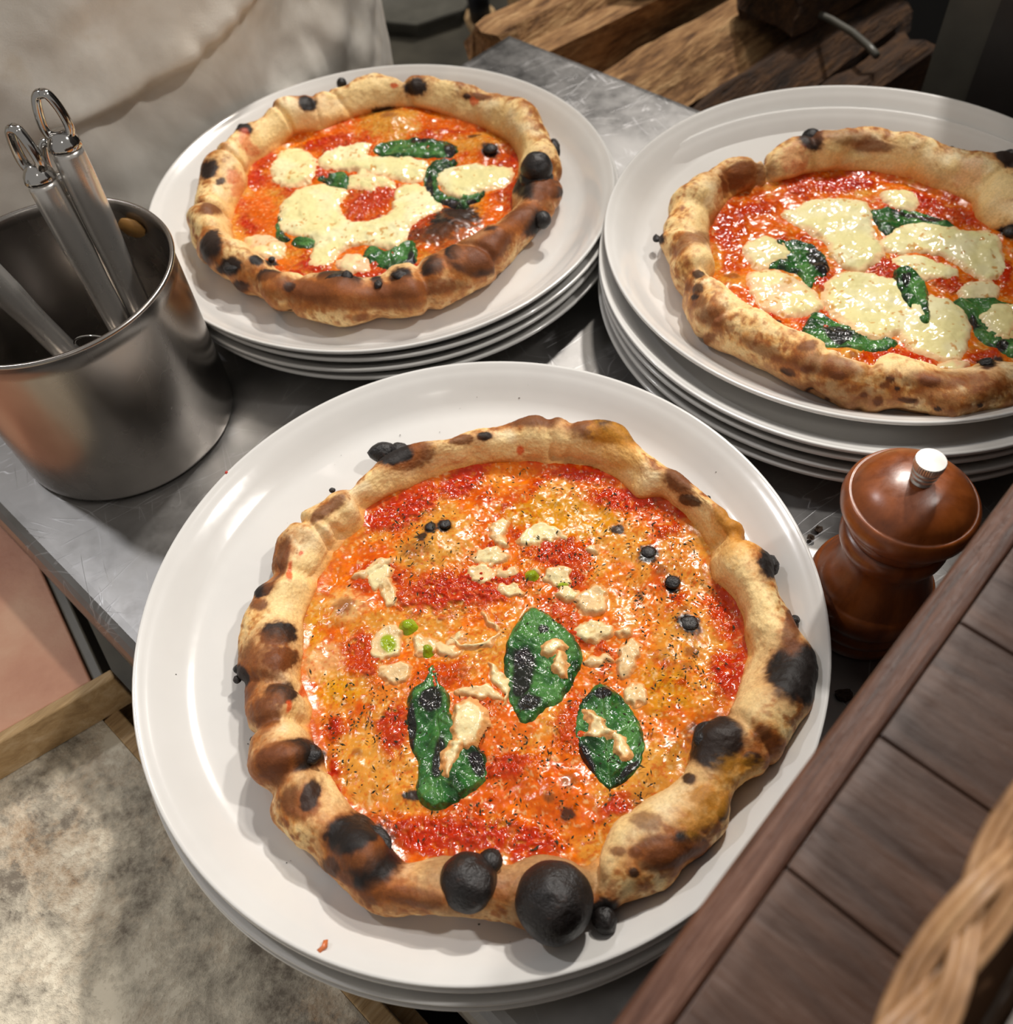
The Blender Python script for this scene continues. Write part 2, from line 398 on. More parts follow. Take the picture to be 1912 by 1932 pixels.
class Pizza:
    def __init__(s, key, name_label, outer, inner, blobs, bumps, nth, nin, ncr, H, flour, seed, tone=1.0, bake=0.0):
        s.bake = bake
        s.seed = seed; s.plate, pz = PLZ[key]; s.zb = pz+.0066      # resting on the well, relative to the table
        zb = s.zb
        s.ox = np.array([P(x, y, zb+.011)[:2] for x, y in outer]); s.ix = np.array([P(x, y, zb+.0075)[:2] for x, y in inner])
        s.c = s.ox.mean(0)*.0+np.array([s.ox[:, 0].max()+s.ox[:, 0].min(), s.ox[:, 1].max()+s.ox[:, 1].min()])/2
        s.root = root('pizza', (s.c[0], s.c[1], Z0+zb), name_label, 'pizza')
        # silhouette correction: far side is seen at the roll's upper half, near side at its lower half
        def pol(q): d = q-s.c; return np.arctan2(d[:, 1], d[:, 0]), np.hypot(d[:, 0], d[:, 1])
        n = nth; th = np.linspace(-np.pi, np.pi, n, endpoint=False); s.th = th
        for it in range(2):
            a, r = pol(s.ox)
            far = np.sin(a)
            q = np.array([P(x, y, zb+.0105+.0055*f)[:2] for (x, y), f in zip(outer, far)]); s.ox = q
        a, r = pol(s.ox); s.ro = closed_interp(a, r, th, max(2, n//140))
        a, r = pol(s.ix); s.ri = closed_interp(a, r, th, max(2, n//110)); s.ri = s.ri*(1+.012*fbm(np.cos(th)*9, np.sin(th)*9, 0*th, 3, seed+80))
        s.ro = np.maximum(s.ro, s.ri+.006)
        s.bumps = [(P(px, py, zb+.008)[:2], rr*depth(P(px, py, zb))/FPX, h) for px, py, rr, h in bumps]
        s.blobs = blobs; s.H = H; s.flour = flour; s.tone = tone
        s.build(nth, nin, ncr)
    def hi(s, x, y):
        """height of the topped inside above the pizza base"""
        z = .0045+.0016*fbm(x*45, y*45, 0*x, 2, s.seed)+.0010*fbm(x*170, y*170, 0*x, 3, s.seed+5)
        for c, r, h in s.bumps:
            d = ((x-c[0])**2+(y-c[1])**2)/(r*r); z = z+h*np.exp(-d*1.2)
        return z
    def blob(s, x, y, z, spec, zref, solid=False):
        """normalised elliptical distance of surface points from a spot measured on the photograph"""
        px, py, rx, ry, ang = spec[:5]
        c = P(px, py, zref); e = 1e-4
        Jm = np.stack([(J(c+[e, 0, 0])-J(c))/e, (J(c+[0, e, 0])-J(c))/e, (J(c+[0, 0, e])-J(c))/e], 1)
        dx = x-c[0]; dy = y-c[1]; dz = (z+Z0+s.zb-c[2]) if solid else 0*dx
        qx = Jm[0, 0]*dx+Jm[0, 1]*dy+Jm[0, 2]*dz; qy = Jm[1, 0]*dx+Jm[1, 1]*dy+Jm[1, 2]*dz
        a = math.radians(ang); u = (qx*math.cos(a)+qy*math.sin(a))/rx; v = (-qx*math.sin(a)+qy*math.cos(a))/ry
        d = np.sqrt(u*u+v*v)
        if solid:
            r3 = max(rx, ry)*depth(c)/FPX*1.6+.014
            d = d+6*sstep(r3, r3*1.4, np.sqrt(dx*dx+dy*dy+dz*dz))
        return d
    def build(s, nth, nin, ncr):
        th = s.th; ct, st = np.cos(th), np.sin(th); sd = s.seed
        # ---- inside disc
        t = np.linspace(0, 1.02, nin)[:, None]
        R = s.ri[None, :]*t; X = s.c[0]+R*ct; Y = s.c[1]+R*st
        zi = s.hi(X, Y)
        x = X.ravel(); y = Y.ravel()
        col, wet, red = s.inner_colour(x, y)
        zi = zi.ravel()+red*(.0007+.0016*np.abs(fbm(x*330, y*330, 0*x, 2, sd+9)))
        edge = sstep(.93, 1.02, (t+0*R)).ravel()
        zi = zi*(1-edge)+.0065*edge
        vi = np.stack([x, y, Z0+s.zb+zi], 1)
        mk = np.zeros((len(x), 3)); mk[:, 0] = wet; mk[:, 1] = red
        o = mesh('tomato_sauce', vi, grid_faces(nin, nth), M['sauce'], s.root, True, col, mk)
        # ---- crust
        n1 = fbm(ct*2.2, st*2.2, 0*ct+sd, 2, sd+1); n2 = fbm(ct*5, st*5, 0*ct+sd, 2, sd+2)
        H = s.H*(1+.18*n1+.16*n2)
        q = np.linspace(0, 1, ncr)[:, None]; wp = .56
        ia = np.clip(q/.5, 0, 1); oa = np.clip((q-.5)/.5, 0, 1)
        w_in = wp*(1-np.cos(ia*np.pi/2)**1.0); h_in = .0048+(H-.0048)*np.sin(ia*np.pi/2)**1.15
        al = np.pi/2-oa*np.pi*.96
        W = np.where(q < .5, w_in, wp+(1-wp)*np.cos(al)); Z = np.where(q < .5, h_in, H/2+H/2*np.sin(al))
        R = s.ri+(s.ro-s.ri)*W
        # pinch folds across the rim
        X = s.c[0]+R*ct; Y = s.c[1]+R*st
        P3 = np.stack([X, Y, Z], -1)
        du = np.gradient(P3, axis=0); dv = np.roll(P3, -1, 1)-np.roll(P3, 1, 1)
        N = np.cross(dv, du); N /= np.linalg.norm(N, axis=2)[:, :, None]+1e-12
        if N[ncr//2, :, 2].mean() < 0: N = -N
        x, y, z = X.ravel(), Y.ravel(), Z.ravel()
        keep = sstep(0, .12, (q+0*R).ravel())*sstep(1, .85, (q+0*R).ravel())
        disp = (.0050*fbm(x*48, y*48, z*48, 2, sd+3, .35)+.0005*fbm(x*230, y*230, z*230, 3, sd+4)+.00022*fbm(x*800, y*800, z*800, 2, sd+6))
        tt = np.repeat(th[None], ncr, 0).ravel(); rs = np.random.RandomState(sd); qq = (q+0*R).ravel()
        for kf in range(15):
            a0 = rs.rand()*6.283-np.pi; sk = rs.randn()*.10; wd = .018+.016*rs.rand(); am = .0012+.0026*rs.rand()
            dd = (tt-a0-sk*(qq-.4)+np.pi) % (2*np.pi)-np.pi
            disp -= am*np.exp(-(dd/wd)**2)
        col, wet, char, lift = s.crust_colour(x, y, z, (q+0*R).ravel())
        disp = (disp+lift)*keep
        Nf = N.reshape(-1, 3)
        vv = np.stack([x, y, z], 1)+Nf*disp[:, None]
        vv[:, 2] = np.maximum(vv[:, 2], .0003)
        vv[:, 2] += Z0+s.zb
        mk = np.zeros((len(x), 3)); mk[:, 0] = wet; mk[:, 1] = char
        mesh('crust', vv, grid_faces(ncr, nth), M['dough'], s.root, True, col, mk)
        # underside
        nb = 8; t = np.linspace(1, 0, nb)[:, None]
        Rb = (s.ri+(s.ro-s.ri)*W[-1])*t; zb_ = np.full(Rb.shape, Z0+s.zb+.0003)
        vb = np.stack([s.c[0]+Rb*ct, s.c[1]+Rb*st, zb_], -1)[:, ::4].reshape(-1, 3)
        mesh('underside', vb, grid_faces(nb, len(th[::4])), M['dough'], s.root, True, np.tile(C_GOLD, (len(vb), 1)), np.zeros((len(vb), 3)))
    def inner_colour(s, x, y):
        sd = s.seed; z = 0*x
        a = fbm(x*38, y*38, z, 4, sd+20, .6); b = fbm(x*110, y*110, z, 4, sd+21, .6); c = fbm(x*420, y*420, z, 3, sd+22, .6)
        OIL = s2l((226, 112, 0)); DY = s2l((220, 150, 54)); RO = s2l((204, 72, 0)); RED = s2l((190, 44, 4)); DR = s2l((150, 26, 2)); PL = s2l((238, 190, 122))
        col = np.tile(OIL, (len(x), 1))
        col = mixc(col, DY, sstep(.05, .42, a+.45*b)*.85)
        col = mixc(col, RO, sstep(.0, .32, -a+.5*b+.1)*.8)
        red = sstep(.28, .5, -a*.9+.55*b+.25*c)*.75
        pale = 0*x
        for sp in s.blobs:
            if sp[5] not in 'rpoyn': continue
            d = s.blob(x, y, z, sp, s.zb+.006)+.55*b+.30*c+.25*a
            k = sstep(1.28, .62, d)*sp[6]
            if sp[5] == 'r': red = np.maximum(red, k)
            elif sp[5] == 'p': red *= 1-k; col = mixc(col, PL, k*.9)
            elif sp[5] == 'y': red *= 1-k; col = mixc(col, s2l((214, 146, 14)), k)
            elif sp[5] == 'o': red *= 1-k; col = mixc(col, s2l((222, 98, 8)), k)
            elif sp[5] == 'n': red *= 1-k; col = mixc(col, DY, k)
        red = red*(1-.55*sstep(.25, .5, c-.3*b))
        sp2 = fbm(x*700, y*700, z, 2, sd+24); col = mixc(col, s2l((240, 204, 140)), sstep(.30, .55, sp2)*.5); col = mixc(col, RO, sstep(.28, .5, -sp2+.3*b)*.55)
        rc = RED[None]*(1+.0*x[:, None]); rc = mixc(rc, DR, sstep(.1, .5, c+.3*b)); rc = mixc(rc, s2l((212, 84, 34)), sstep(.15, .55, -c+.2*b))
        col = col*(1-red[:, None])+rc*red[:, None]
        col = col*(.92+.10*c)[:, None]
        wet = np.clip(.75+.25*red+.3*b, 0, 1)
        for sp in s.blobs:
            if sp[5] not in 'bc': continue
            d = s.blob(x, y, z, sp, s.zb+.008)+.30*b+.35*c
            k = sstep(1.5, .6, d)*sp[6]*.8; col = mixc(col, C_BROWN, k); red = red*(1-k)
            if sp[5] == 'c':
                k = sstep(1.08, .75, d)*sp[6]; col = mixc(col, C_BLACK, k); wet = wet*(1-.5*k)
        return np.clip(col, 0, 1), wet, red
    def crust_colour(s, x, y, z, q):
        sd = s.seed
        a = fbm(x*55, y*55, z*55, 3, sd+30, .6); b = fbm(x*170, y*170, z*170, 4, sd+31, .6); c = fbm(x*600, y*600, z*600, 3, sd+32, .6)
        col = np.tile(C_DOUGH*s.tone, (len(x), 1))
        col = mixc(col, C_PALE, sstep(0, .4, a)*.8)
        top = sstep(.3, .62, q)                      # baked harder on the outer shoulder
        gold = sstep(-.1, .4, b*.7+a*.5+.30*top-.08)
        col = mixc(col, C_GOLD, gold*.75*(.35+.65*top))
        ring = sstep(.42, .58, q)*sstep(.86, .70, q)
        col = mixc(col, C_BROWN, ring*sstep(.02, .34, a*.9+b*.9+.35*c+s.bake)*.65); fr = fbm(x*420, y*420, z*420, 3, sd+35); col = mixc(col, s2l((188, 112, 42)), top*sstep(.05, .4, fr+.5*b+s.bake)*.7); col = mixc(col, C_BROWN, top*sstep(.30, .5, fr+.35*b+s.bake*.8)*.6)
        col = mixc(col, C_BROWN, sstep(.30, .62, b*.8+.3*a+.25*c+.22*top-.06)*.75)
        sp_ = sstep(.40, .62, fbm(x*330, y*330, z*330, 2, sd+33)*1.1+.12*top)
        col = mixc(col, C_BROWN, sp_*.7*top)
        inn = sstep(.2, .0, q)
        col = mixc(col, s2l((222, 138, 44)), inn*.85); col = mixc(col, s2l((204, 70, 22)), sstep(.10, 0, q)*sstep(-.05, .3, a+b)*.9); col = mixc(col, s2l((226, 168, 74)), sstep(.42, .12, q)*sstep(-.3, .4, a)*.5)
        # dusting of flour low on the outer wall
        fl = sstep(.66, .86, q)*s.flour*(.55+.45*sstep(-.3, .3, b))
        col = mixc(col, s2l((206, 160, 116)), fl*.85)
        wet = .35*sstep(.6, .1, q)+.15*gold; char = 0*x; lift = 0*x
        for sp in s.blobs:
            d = s.blob(x, y, z, sp, s.zb+(.015 if len(sp) < 8 else sp[7]), True)
            if sp[5] in 'cb':
                near = d < 3
                if not near.any(): continue
                na = min(1, max(.35, 24/max(sp[2], sp[3])))
                dd = d+(.45*b+.40*c)*na
                k = sstep(2.3, .8, dd+.3*a)*sp[6]; col = mixc(col, s2l((176, 98, 34)), k*.6); k = sstep(1.5, .8, dd)*sp[6]; col = mixc(col, C_BROWN, k*.8)
                d2 = d-.12+(.30*b+.28*c)*na; k = sstep(1.35, .85, d2)*sp[6]; col = mixc(col, C_DARK, k*(.85 if sp[5] == 'c' else .45))
                if sp[5] == 'c':
                    k = sstep(1.16, .86, d2)*sp[6]; col = mixc(col, C_BLACK, k*.97); char = np.maximum(char, k)
                lift = lift+np.exp(-d*d*.9)*min(.0035, sp[2]*.00006)*(1 if sp[5] == 'c' else .5)
            elif sp[5] == 'r' and len(sp) > 7 or sp[5] == 't':
                k = sstep(1.2, .6, d+.6*b+.3*c)*sp[6]; col = mixc(col, s2l((220, 84, 32)), k*.85); wet = np.maximum(wet, k)
            elif sp[5] == 'y' and len(sp) > 7:
                k = sstep(1.2, .6, d+.4*b+.3*c)*sp[6]; col = mixc(col, s2l((222, 150, 36)), k)
        col = col*(1+.08*c)[:, None]
        return np.clip(col, 0, 1), np.clip(wet, 0, 1), char, lift
    # ---- pieces that lie on the topping: a domed sheet whose rim sinks into the sauce
    def sheet(s, name, poly, mat, thick, edge, colf, zoff=0, res=.0006, wob=.0006, lumps=.0005, sink=1.2, label=None, zpx=.0075, parent=None):
        w2 = np.array([P(px, py, s.zb+zpx)[:2] for px, py in smooth_poly(poly)])
        mn = w2.min(0)-.003; mx = w2.max(0)+.003
        nx = int((mx[0]-mn[0])/res)+2; ny = int((mx[1]-mn[1])/res)+2
        X, Y = np.meshgrid(np.linspace(mn[0], mx[0], nx), np.linspace(mn[1], mx[1], ny)); x = X.ravel(); y = Y.ravel()
        sd = s.seed+int(abs(poly[0][0]))
        wx = x+wob*fbm(x*300, y*300, 0*x, 2, sd); wy = y+wob*fbm(x*300, y*300, 0*x+9, 2, sd)
        d = poly_sd(wx, wy, w2)
        h = np.where(d > 0, thick*(1-np.exp(-np.maximum(d, 0)/edge)), d*sink)
        h = h+lumps*fbm(x*130, y*130, 0*x, 3, sd+3)*sstep(-.001, .002, d)
        base = s.hi(x, y)+.0006+zoff
        dmax = max(d.max(), 1e-4)
        col, wet, dz = colf(x, y, d, dmax, w2)
        z = Z0+s.zb+base+h+dz
        ok = (d > -.0022).reshape(ny, nx)
        i = np.arange(nx*ny).reshape(ny, nx)
        f = np.stack([i[:-1, :-1], i[:-1, 1:], i[1:, 1:], i[1:, :-1]], -1)
        m = ok[:-1, :-1] & ok[:-1, 1:] & ok[1:, 1:] & ok[1:, :-1]; f = f[m]
        if len(f) == 0: return None
        used = np.unique(f); rm = np.full(nx*ny, -1); rm[used] = np.arange(len(used))
        vv = np.stack([x, y, z], 1)[used]; mk = np.zeros((len(used), 3)); mk[:, 0] = np.broadcast_to(wet, x.shape)[used]
        o = mesh(name, vv, rm[f], mat, parent or s.root, True, np.clip(col[used], 0, 1), mk)
        if label: o['label'] = label
        return o
    def cheese(s, poly, pink=0.0, thick=.0022, label=None):
        def cf(x, y, d, dm, w2):
            a = fbm(x*60, y*60, 0*x, 3, s.seed+40); b = fbm(x*260, y*260, 0*x, 3, s.seed+41); c = fbm(x*330, y*330, 0*x, 3, s.seed+42)
            col = np.tile(s2l((236, 226, 164)), (len(x), 1)); col = mixc(col, s2l((242, 234, 186)), sstep(-.2, .4, a))
            e = sstep(.0035, .0, d+.0012*a*2); col = mixc(col, s2l((244, 196, 150)), e*.75)
            if pink: col = mixc(col, s2l((238, 176, 138)), pink*sstep(-.3, .3, a+.4*b))
            sp = sstep(.36, .46, b*.4+.75*c+.15*a); col = mixc(col, s2l((206, 142, 56)), sp*.8)
            
            return col, .85, 0*x
        return s.sheet('mozzarella', poly, M['cheese'], thick, .0026, cf, wob=.0016, lumps=.0009, label=label)
    def basil(s, poly, base, tip, burnt=(), thick=.0006, zoff=.0005, curl=.0011, label=None):
        b0 = P(base[0], base[1], s.zb+.0075)[:2]; b1 = P(tip[0], tip[1], s.zb+.0075)[:2]
        ax = (b1-b0); L = np.hypot(*ax); ax /= L; nr = np.array([-ax[1], ax[0]])
        def cf(x, y, d, dm, w2):
            t = (x-b0[0])*ax[0]+(y-b0[1])*ax[1]; n = (x-b0[0])*nr[0]+(y-b0[1])*nr[1]
            a = fbm(x*90, y*90, 0*x, 3, s.seed+50); b = fbm(x*300, y*300, 0*x, 3, s.seed+51)
            col = np.tile(s2l((44, 96, 42)), (len(x), 1)); col = mixc(col, s2l((84, 136, 68)), sstep(-.1, .5, a+.3*b)*.8); col = mixc(col, s2l((20, 52, 22)), sstep(.05, .45, -a+.3*b)*.9)
            n = n+.0012*fbm(t*160, 0*t, 0*t, 2, 77)
            mid = sstep(.0007, .0002, np.abs(n))
            ph = (t-np.abs(n)*.9)/(L*.15); side = sstep(.12, .04, np.abs((ph % 1)-.5))*sstep(0, .001, d)
            v = np.maximum(mid, side*.55); col = mixc(col, s2l((104, 148, 76)), v*.26*sstep(-.4, .2, a+.5))
            e = sstep(.0022, .0004, d)*sstep(-.2, .3, b); col = mixc(col, s2l((18, 30, 14)), e*.7)
            for bp in burnt:
                k = sstep(1.15, .75, s.blob(x, y, 0*x, (*bp, 0), s.zb+.009)+.35*a+.2*b); col = mixc(col, s2l((30, 20, 26)), k*.95)
            dz = curl*1.9*fbm(x*150, y*150, 0*x, 3, s.seed+52)+.0003*side-.0006*mid+curl*.35*(d/dm)
            dz = dz*sstep(-.0005, .0012, d)
            return col, .95, dz
        return s.sheet('basil_leaf', poly, M['basil'], thick, .0006, cf, zoff=zoff, res=.00045, wob=.0008, lumps=.0006, label=label)
    def garlic(s, poly, tint=0.0, thick=.0016, zoff=.0002, green=None):
        def cf(x, y, d, dm, w2):
            a = fbm(x*120, y*120, 0*x, 3, s.seed+60); b = fbm(x*420, y*420, 0*x, 3, s.seed+61)
            col = np.tile(s2l((236, 218, 164)), (len(x), 1)); col = mixc(col, s2l((230, 192, 140)), sstep(-.3, .4, a+tint)*.85)
            col = mixc(col, s2l((220, 132, 50)), sstep(.0010, .0, d+.0008*b)*.7)
            col = mixc(col, s2l((196, 140, 60)), sstep(.3, .6, b)*.5)
            if green:
                k = sstep(1.1, .7, s.blob(x, y, 0*x, (*green, 0), s.zb+.009)+.3*a); col = mixc(col, s2l((150, 168, 30)), k)
            dz = .0003*sstep(.0, .0015, d)*sstep(.0035, .0015, d)+.0006*fbm(x*180, y*180, 0*x, 2, s.seed+63)*sstep(0, .001, d)
            return col, .9, dz
        return s.sheet('garlic_slice', poly, M['garlic'], thick*.7, .0009, cf, zoff=zoff, res=.0005, wob=.0020, lumps=.0012)
    def blister(s, px, py, rpx, z, sq=(1, 1, .9), label=None, lump=.16):
        c = P(px, py, s.zb+z); r = rpx*depth(c)/FPX
        n1, n2 = (28, 20) if rpx > 25 else (16, 10)
        ph = np.linspace(0.02, np.pi-.02, n2)[:, None]; th = np.linspace(0, 2*np.pi, n1, endpoint=False)
        d = np.stack([np.sin(ph)*np.cos(th), np.sin(ph)*np.sin(th), np.cos(ph)+0*th], -1).reshape(-1, 3)
        k = 1+lump*fbm(d[:, 0]*1.7+px, d[:, 1]*1.7+py, d[:, 2]*1.7, 3, s.seed+70)
        v = c+d*k[:, None]*r*np.array(sq)
        f = [tuple(q) for q in grid_faces(n2, n1)]+[tuple(range(n1))[::-1], tuple((n2-1)*n1+k for k in range(n1))]
        o = mesh('char_blister', v, f, M['char'], s.root)
        if rpx > 25: o.modifiers.new('sub', 'SUBSURF').render_levels = 1; o.modifiers[0].levels = 1
        if label: o['label'] = label
        return o
# ---- front pizza (oregano, garlic, basil)
F_out = [(870,812),(905,803),(960,795),(1040,797),(1100,808),(1150,805),(1190,825),(1220,850),(1260,885),(1300,915),(1340,945),(1375,980),(1400,1005),(1420,1035),(1445,1065),(1458,1105),(1475,1140),(1500,1165),(1517,1210),(1530,1250),(1533,1290),(1520,1330),(1500,1355),(1485,1385),(1468,1415),(1458,1450),(1438,1478),(1400,1500),(1380,1530),(1375,1560),(1350,1590),(1320,1615),(1290,1640),(1265,1670),(1225,1690),(1180,1710),(1150,1735),(1100,1752),(1030,1755),(966,1747),(875,1741),(814,1737),(754,1729),(678,1708),(632,1681),(596,1641),(587,1614),(532,1581),(514,1556),(508,1499),(493,1484),(481,1396),(465,1311),(447,1270),(447,1250),(450,1220),(459,1159),(472,1117),(499,1098),(508,1047),(523,1013),(553,989),(602,944),(678,898),(715,866),(784,836),(845,828)]
F_in = [(693,953),(814,901),(905,874),(996,868),(1041,877),(1116,880),(1174,907),(1204,938),(1250,935),(1289,965),(1335,1023),(1344,1089),(1380,1123),(1402,1168),(1405,1235),(1396,1295),(1377,1344),(1310,1390),(1301,1438),(1253,1508),(1168,1556),(1132,1605),(1101,1629),(1019,1620),(951,1641),(935,1614),(845,1614),(769,1629),(741,1599),(708,1559),(672,1541),(632,1493),(614,1444),(590,1396),(590,1326),(569,1289),(569,1235),(572,1174),(608,1089),(641,1032),(687,992)]
F_blobs = [(760,960,85,34,-28,'r',1),(870,905,60,26,-35,'r',1),(1110,893,66,20,8,'r',1),(1175,940,78,20,5,'r',1),(860,1115,125,42,-12,'r',1),(690,1235,52,52,0,'r',.9),(1055,1045,60,26,5,'r',.95),(1370,1265,42,62,10,'r',1),(1368,1160,30,55,0,'r',.9),
 (860,1575,165,44,0,'r',1),(1165,1518,62,28,-25,'r',.95),(975,1440,42,34,0,'r',.9),(740,1375,34,70,10,'r',.95),(700,1085,45,26,-25,'r',.8),(632,1372,20,34,0,'r',1),(632,1452,18,44,0,'r',1),(1000,1590,60,40,0,'r',1),(1080,1370,40,50,0,'r',.8),(1290,965,20,12,0,'r',1),(1060,1600,14,10,0,'r',.8),(840,1270,60,24,-10,'r',.7),(930,1330,40,30,0,'r',.6),
 (1050,930,60,26,5,'n',.9),(820,1020,68,46,-30,'n',1),(655,1140,40,34,0,'p',.9),(1300,1060,60,70,0,'n',.8),(1290,1200,60,80,0,'n',.7),(680,1440,55,80,-20,'n',.9),(610,1250,36,46,0,'p',.7),(640,1300,50,34,0,'y',.9),(930,1480,30,20,0,'o',.9),(1050,1500,90,60,10,'o',.8),(1060,975,110,36,8,'y',.9),(1250,1300,80,50,0,'y',.8),(1240,1460,70,60,-30,'n',.85),(900,1215,80,28,-8,'n',.8),(590,1180,24,50,0,'y',.7),(740,1300,50,30,0,'o',.5),(1180,1330,40,80,0,'o',.5),(970,1370,50,50,0,'o',.8),
 (812,993,13,11,0,'c',1),(838,990,14,13,0,'c',1),(795,1012,10,9,0,'c',.9),(782,1035,24,14,0,'b',.8),(1223,1043,20,18,0,'c',1),(1269,1098,18,17,0,'c',1),(1300,1176,25,19,30,'c',1),(1168,991,13,9,0,'c',.9),(1306,1226,14,10,0,'b',1),(1208,1115,8,7,0,'b',1),(1250,1073,14,9,0,'b',1),(648,1138,22,17,0,'b',1),(775,1496,18,11,0,'c',.95),(1070,1532,14,13,0,'c',.8),(1037,1502,11,10,0,'b',1),(1075,1470,16,14,0,'b',1),(1290,1145,10,7,0,'b',1),(1300,1255,12,9,0,'b',.8),(670,1415,10,8,0,'b',.8),
 (685,1600,62,56,20,'c',1),(700,1650,30,42,-10,'c',1),(690,1625,56,44,0,'c',1),(660,1580,40,34,0,'c',1),(1240,1600,40,16,-15,'b',1),(1300,1592,30,20,20,'c',1),(1265,1615,50,16,-15,'b',1),(1348,1400,46,46,0,'c',.9),(1500,1270,44,46,0,'c',1),(1450,1062,20,26,-20,'c',1),(775,860,36,24,-10,'b',1),(740,850,34,22,0,'c',1),(560,1428,54,24,-12,'c',1),(520,1450,20,28,0,'b',1),(560,1515,34,26,0,'b',1),(585,1500,14,26,20,'c',.8),(530,1308,26,20,0,'c',.85),(500,1345,26,24,0,'b',1),(525,1200,26,20,0,'c',.95),(527,1246,24,17,0,'c',.95),(462,1270,18,50,8,'b',1),(450,1280,10,22,0,'c',.9),(484,1137,14,10,0,'b',1),(493,1108,20,10,-30,'c',.95),(524,1050,13,34,20,'b',1),(1365,1525,10,22,20,'c',.85),(1420,1432,17,13,0,'c',.7),(1438,1385,14,14,0,'b',.9),(1306,1477,10,8,0,'c',.7),(1330,1505,20,14,0,'b',.7),(1135,818,50,13,8,'b',1),(1165,815,40,10,15,'c',.7),(1280,910,26,14,40,'b',1),(1300,945,16,10,20,'c',.6),(1385,985,20,36,-40,'b',.9),(1500,1165,12,16,0,'c',.9),(1490,1195,12,26,0,'b',.8),(914,822,13,8,0,'c',.9),(870,828,20,10,0,'b',.9),(1010,800,40,9,0,'b',1),(620,1638,18,20,0,'c',.55),(650,1662,12,10,0,'b',.8),(510,1250,26,30,0,'b',.7),(620,955,34,12,-35,'b',.9),(880,1660,70,62,0,'b',.55),(1045,1690,86,80,0,'b',.55),(1140,1730,30,28,0,'c',1),(1200,1612,10,8,0,'b',.8),(1195,1645,8,7,0,'c',.7),(1170,1610,12,6,0,'b',.7),(780,1690,50,14,8,'b',.8),(1225,1560,22,12,0,'b',.6),
 (982,848,8,11,0,'t',1),(547,1075,9,22,0,'t',1),(570,1040,7,5,0,'t',1),(545,1335,8,12,0,'t',1),(575,1300,10,14,40,'t',1),(600,1375,14,24,0,'t',.8),(1165,850,60,40,40,'y',.6,.018),(1380,1010,60,50,40,'y',.5,.018),(1400,1460,50,40,0,'y',.5,.018),(1330,1520,70,40,-40,'y',.5,.018)]
F_bumps = [(820,1015,62,.0035),(655,1140,34,.003),(1240,1060,60,.003),(1300,1170,50,.003),(1270,1240,40,.002),(580,1240,40,.002),(670,1440,60,.002),(1060,1490,60,.0025),(1250,1430,60,.002),(1060,925,60,.002),(910,1220,60,.0015)]
FP = Pizza('F', 'tomato pizza with garlic slices, oregano and three basil leaves, its rim blistered black in front', F_out, F_in, F_blobs, F_bumps, 1150, 230, 110, .0215, .35, 3)
FP.blister(1046, 1702, 74, .020, (1, 1.03, .92), 'largest black blister on the rim', .10)
FP.blister(884, 1664, 57, .018, (1, 1, .85), 'round black blister on the front rim', .14)
FP.blister(925, 1625, 24, .018, (1, 1, .7))
FP.blister(1141, 1735, 27, .012, (.9, 1, .8))
FP.blister(1347, 1396, 38, .019, (1, 1.05, .6), None, .2)
FP.blister(1502, 1272, 38, .014, (1, 1, .8), None, .25)
FP.blister(1548, 1296, 10, .008, (1.2, .9, .5), None, .4)
FP.blister(1452, 1068, 17, .012, (1, 1.3, .9), None, .35)
FP.blister(724, 853, 24, .011, (1.2, .9, .8), None, .2)
FP.blister(752, 850, 17, .012, (1.2, .9, .8), None, .3)
FP.blister(585, 1425, 20, .019, (1.2, 1, .5), None, .4)
FP.blister(682, 1600, 46, .0135, (1.15, 1, .45), None, .3)
FP.blister(1224, 1042, 15, .0066, (1, 1, .5), None, .3); FP.blister(1269, 1098, 14, .0066, (1, 1, .5), None, .3); FP.blister(1300, 1176, 17, .0066, (1.1, 1, .45), None, .3); FP.blister(840, 989, 11, .0078, (1, 1, .5), None, .3); FP.blister(812, 994, 10, .0072, (1, 1, .5), None, .3)
for q in ((449,1262,9),(448,1282,8),(476,1395,5),(627,925,6),(1500,1170,10),(1336,940,6)): FP.blister(q[0], q[1], q[2], .010, (1, 1, .8), None, .3)
def ell(cx, cy, rx, ry, ang=0, n=10, cut=None):
    a = math.radians(ang); o = []
    for i in range(n):
        t = 2*math.pi*i/n; x = rx*math.cos(t)*(1+.12*math.sin(3*t+cx)); y = ry*math.sin(t)*(1+.10*math.cos(2*t+cy))
        o.append((cx+x*math.cos(a)-y*math.sin(a), cy+x*math.sin(a)+y*math.cos(a)))
    return o
def cres(cx, cy, R, w_, a0, a1, n=7, sy=.85):
    o = [(cx+R*math.cos(t), cy+R*sy*math.sin(t)) for t in np.radians(np.linspace(a0, a1, n))]
    return o+[(cx+(R-w_*math.sin(math.pi*(i+.6)/(n+.2)))*math.cos(t), cy+(R-w_*math.sin(math.pi*(i+.6)/(n+.2)))*sy*math.sin(t)) for i, t in enumerate(np.radians(np.linspace(a1, a0, n)))]
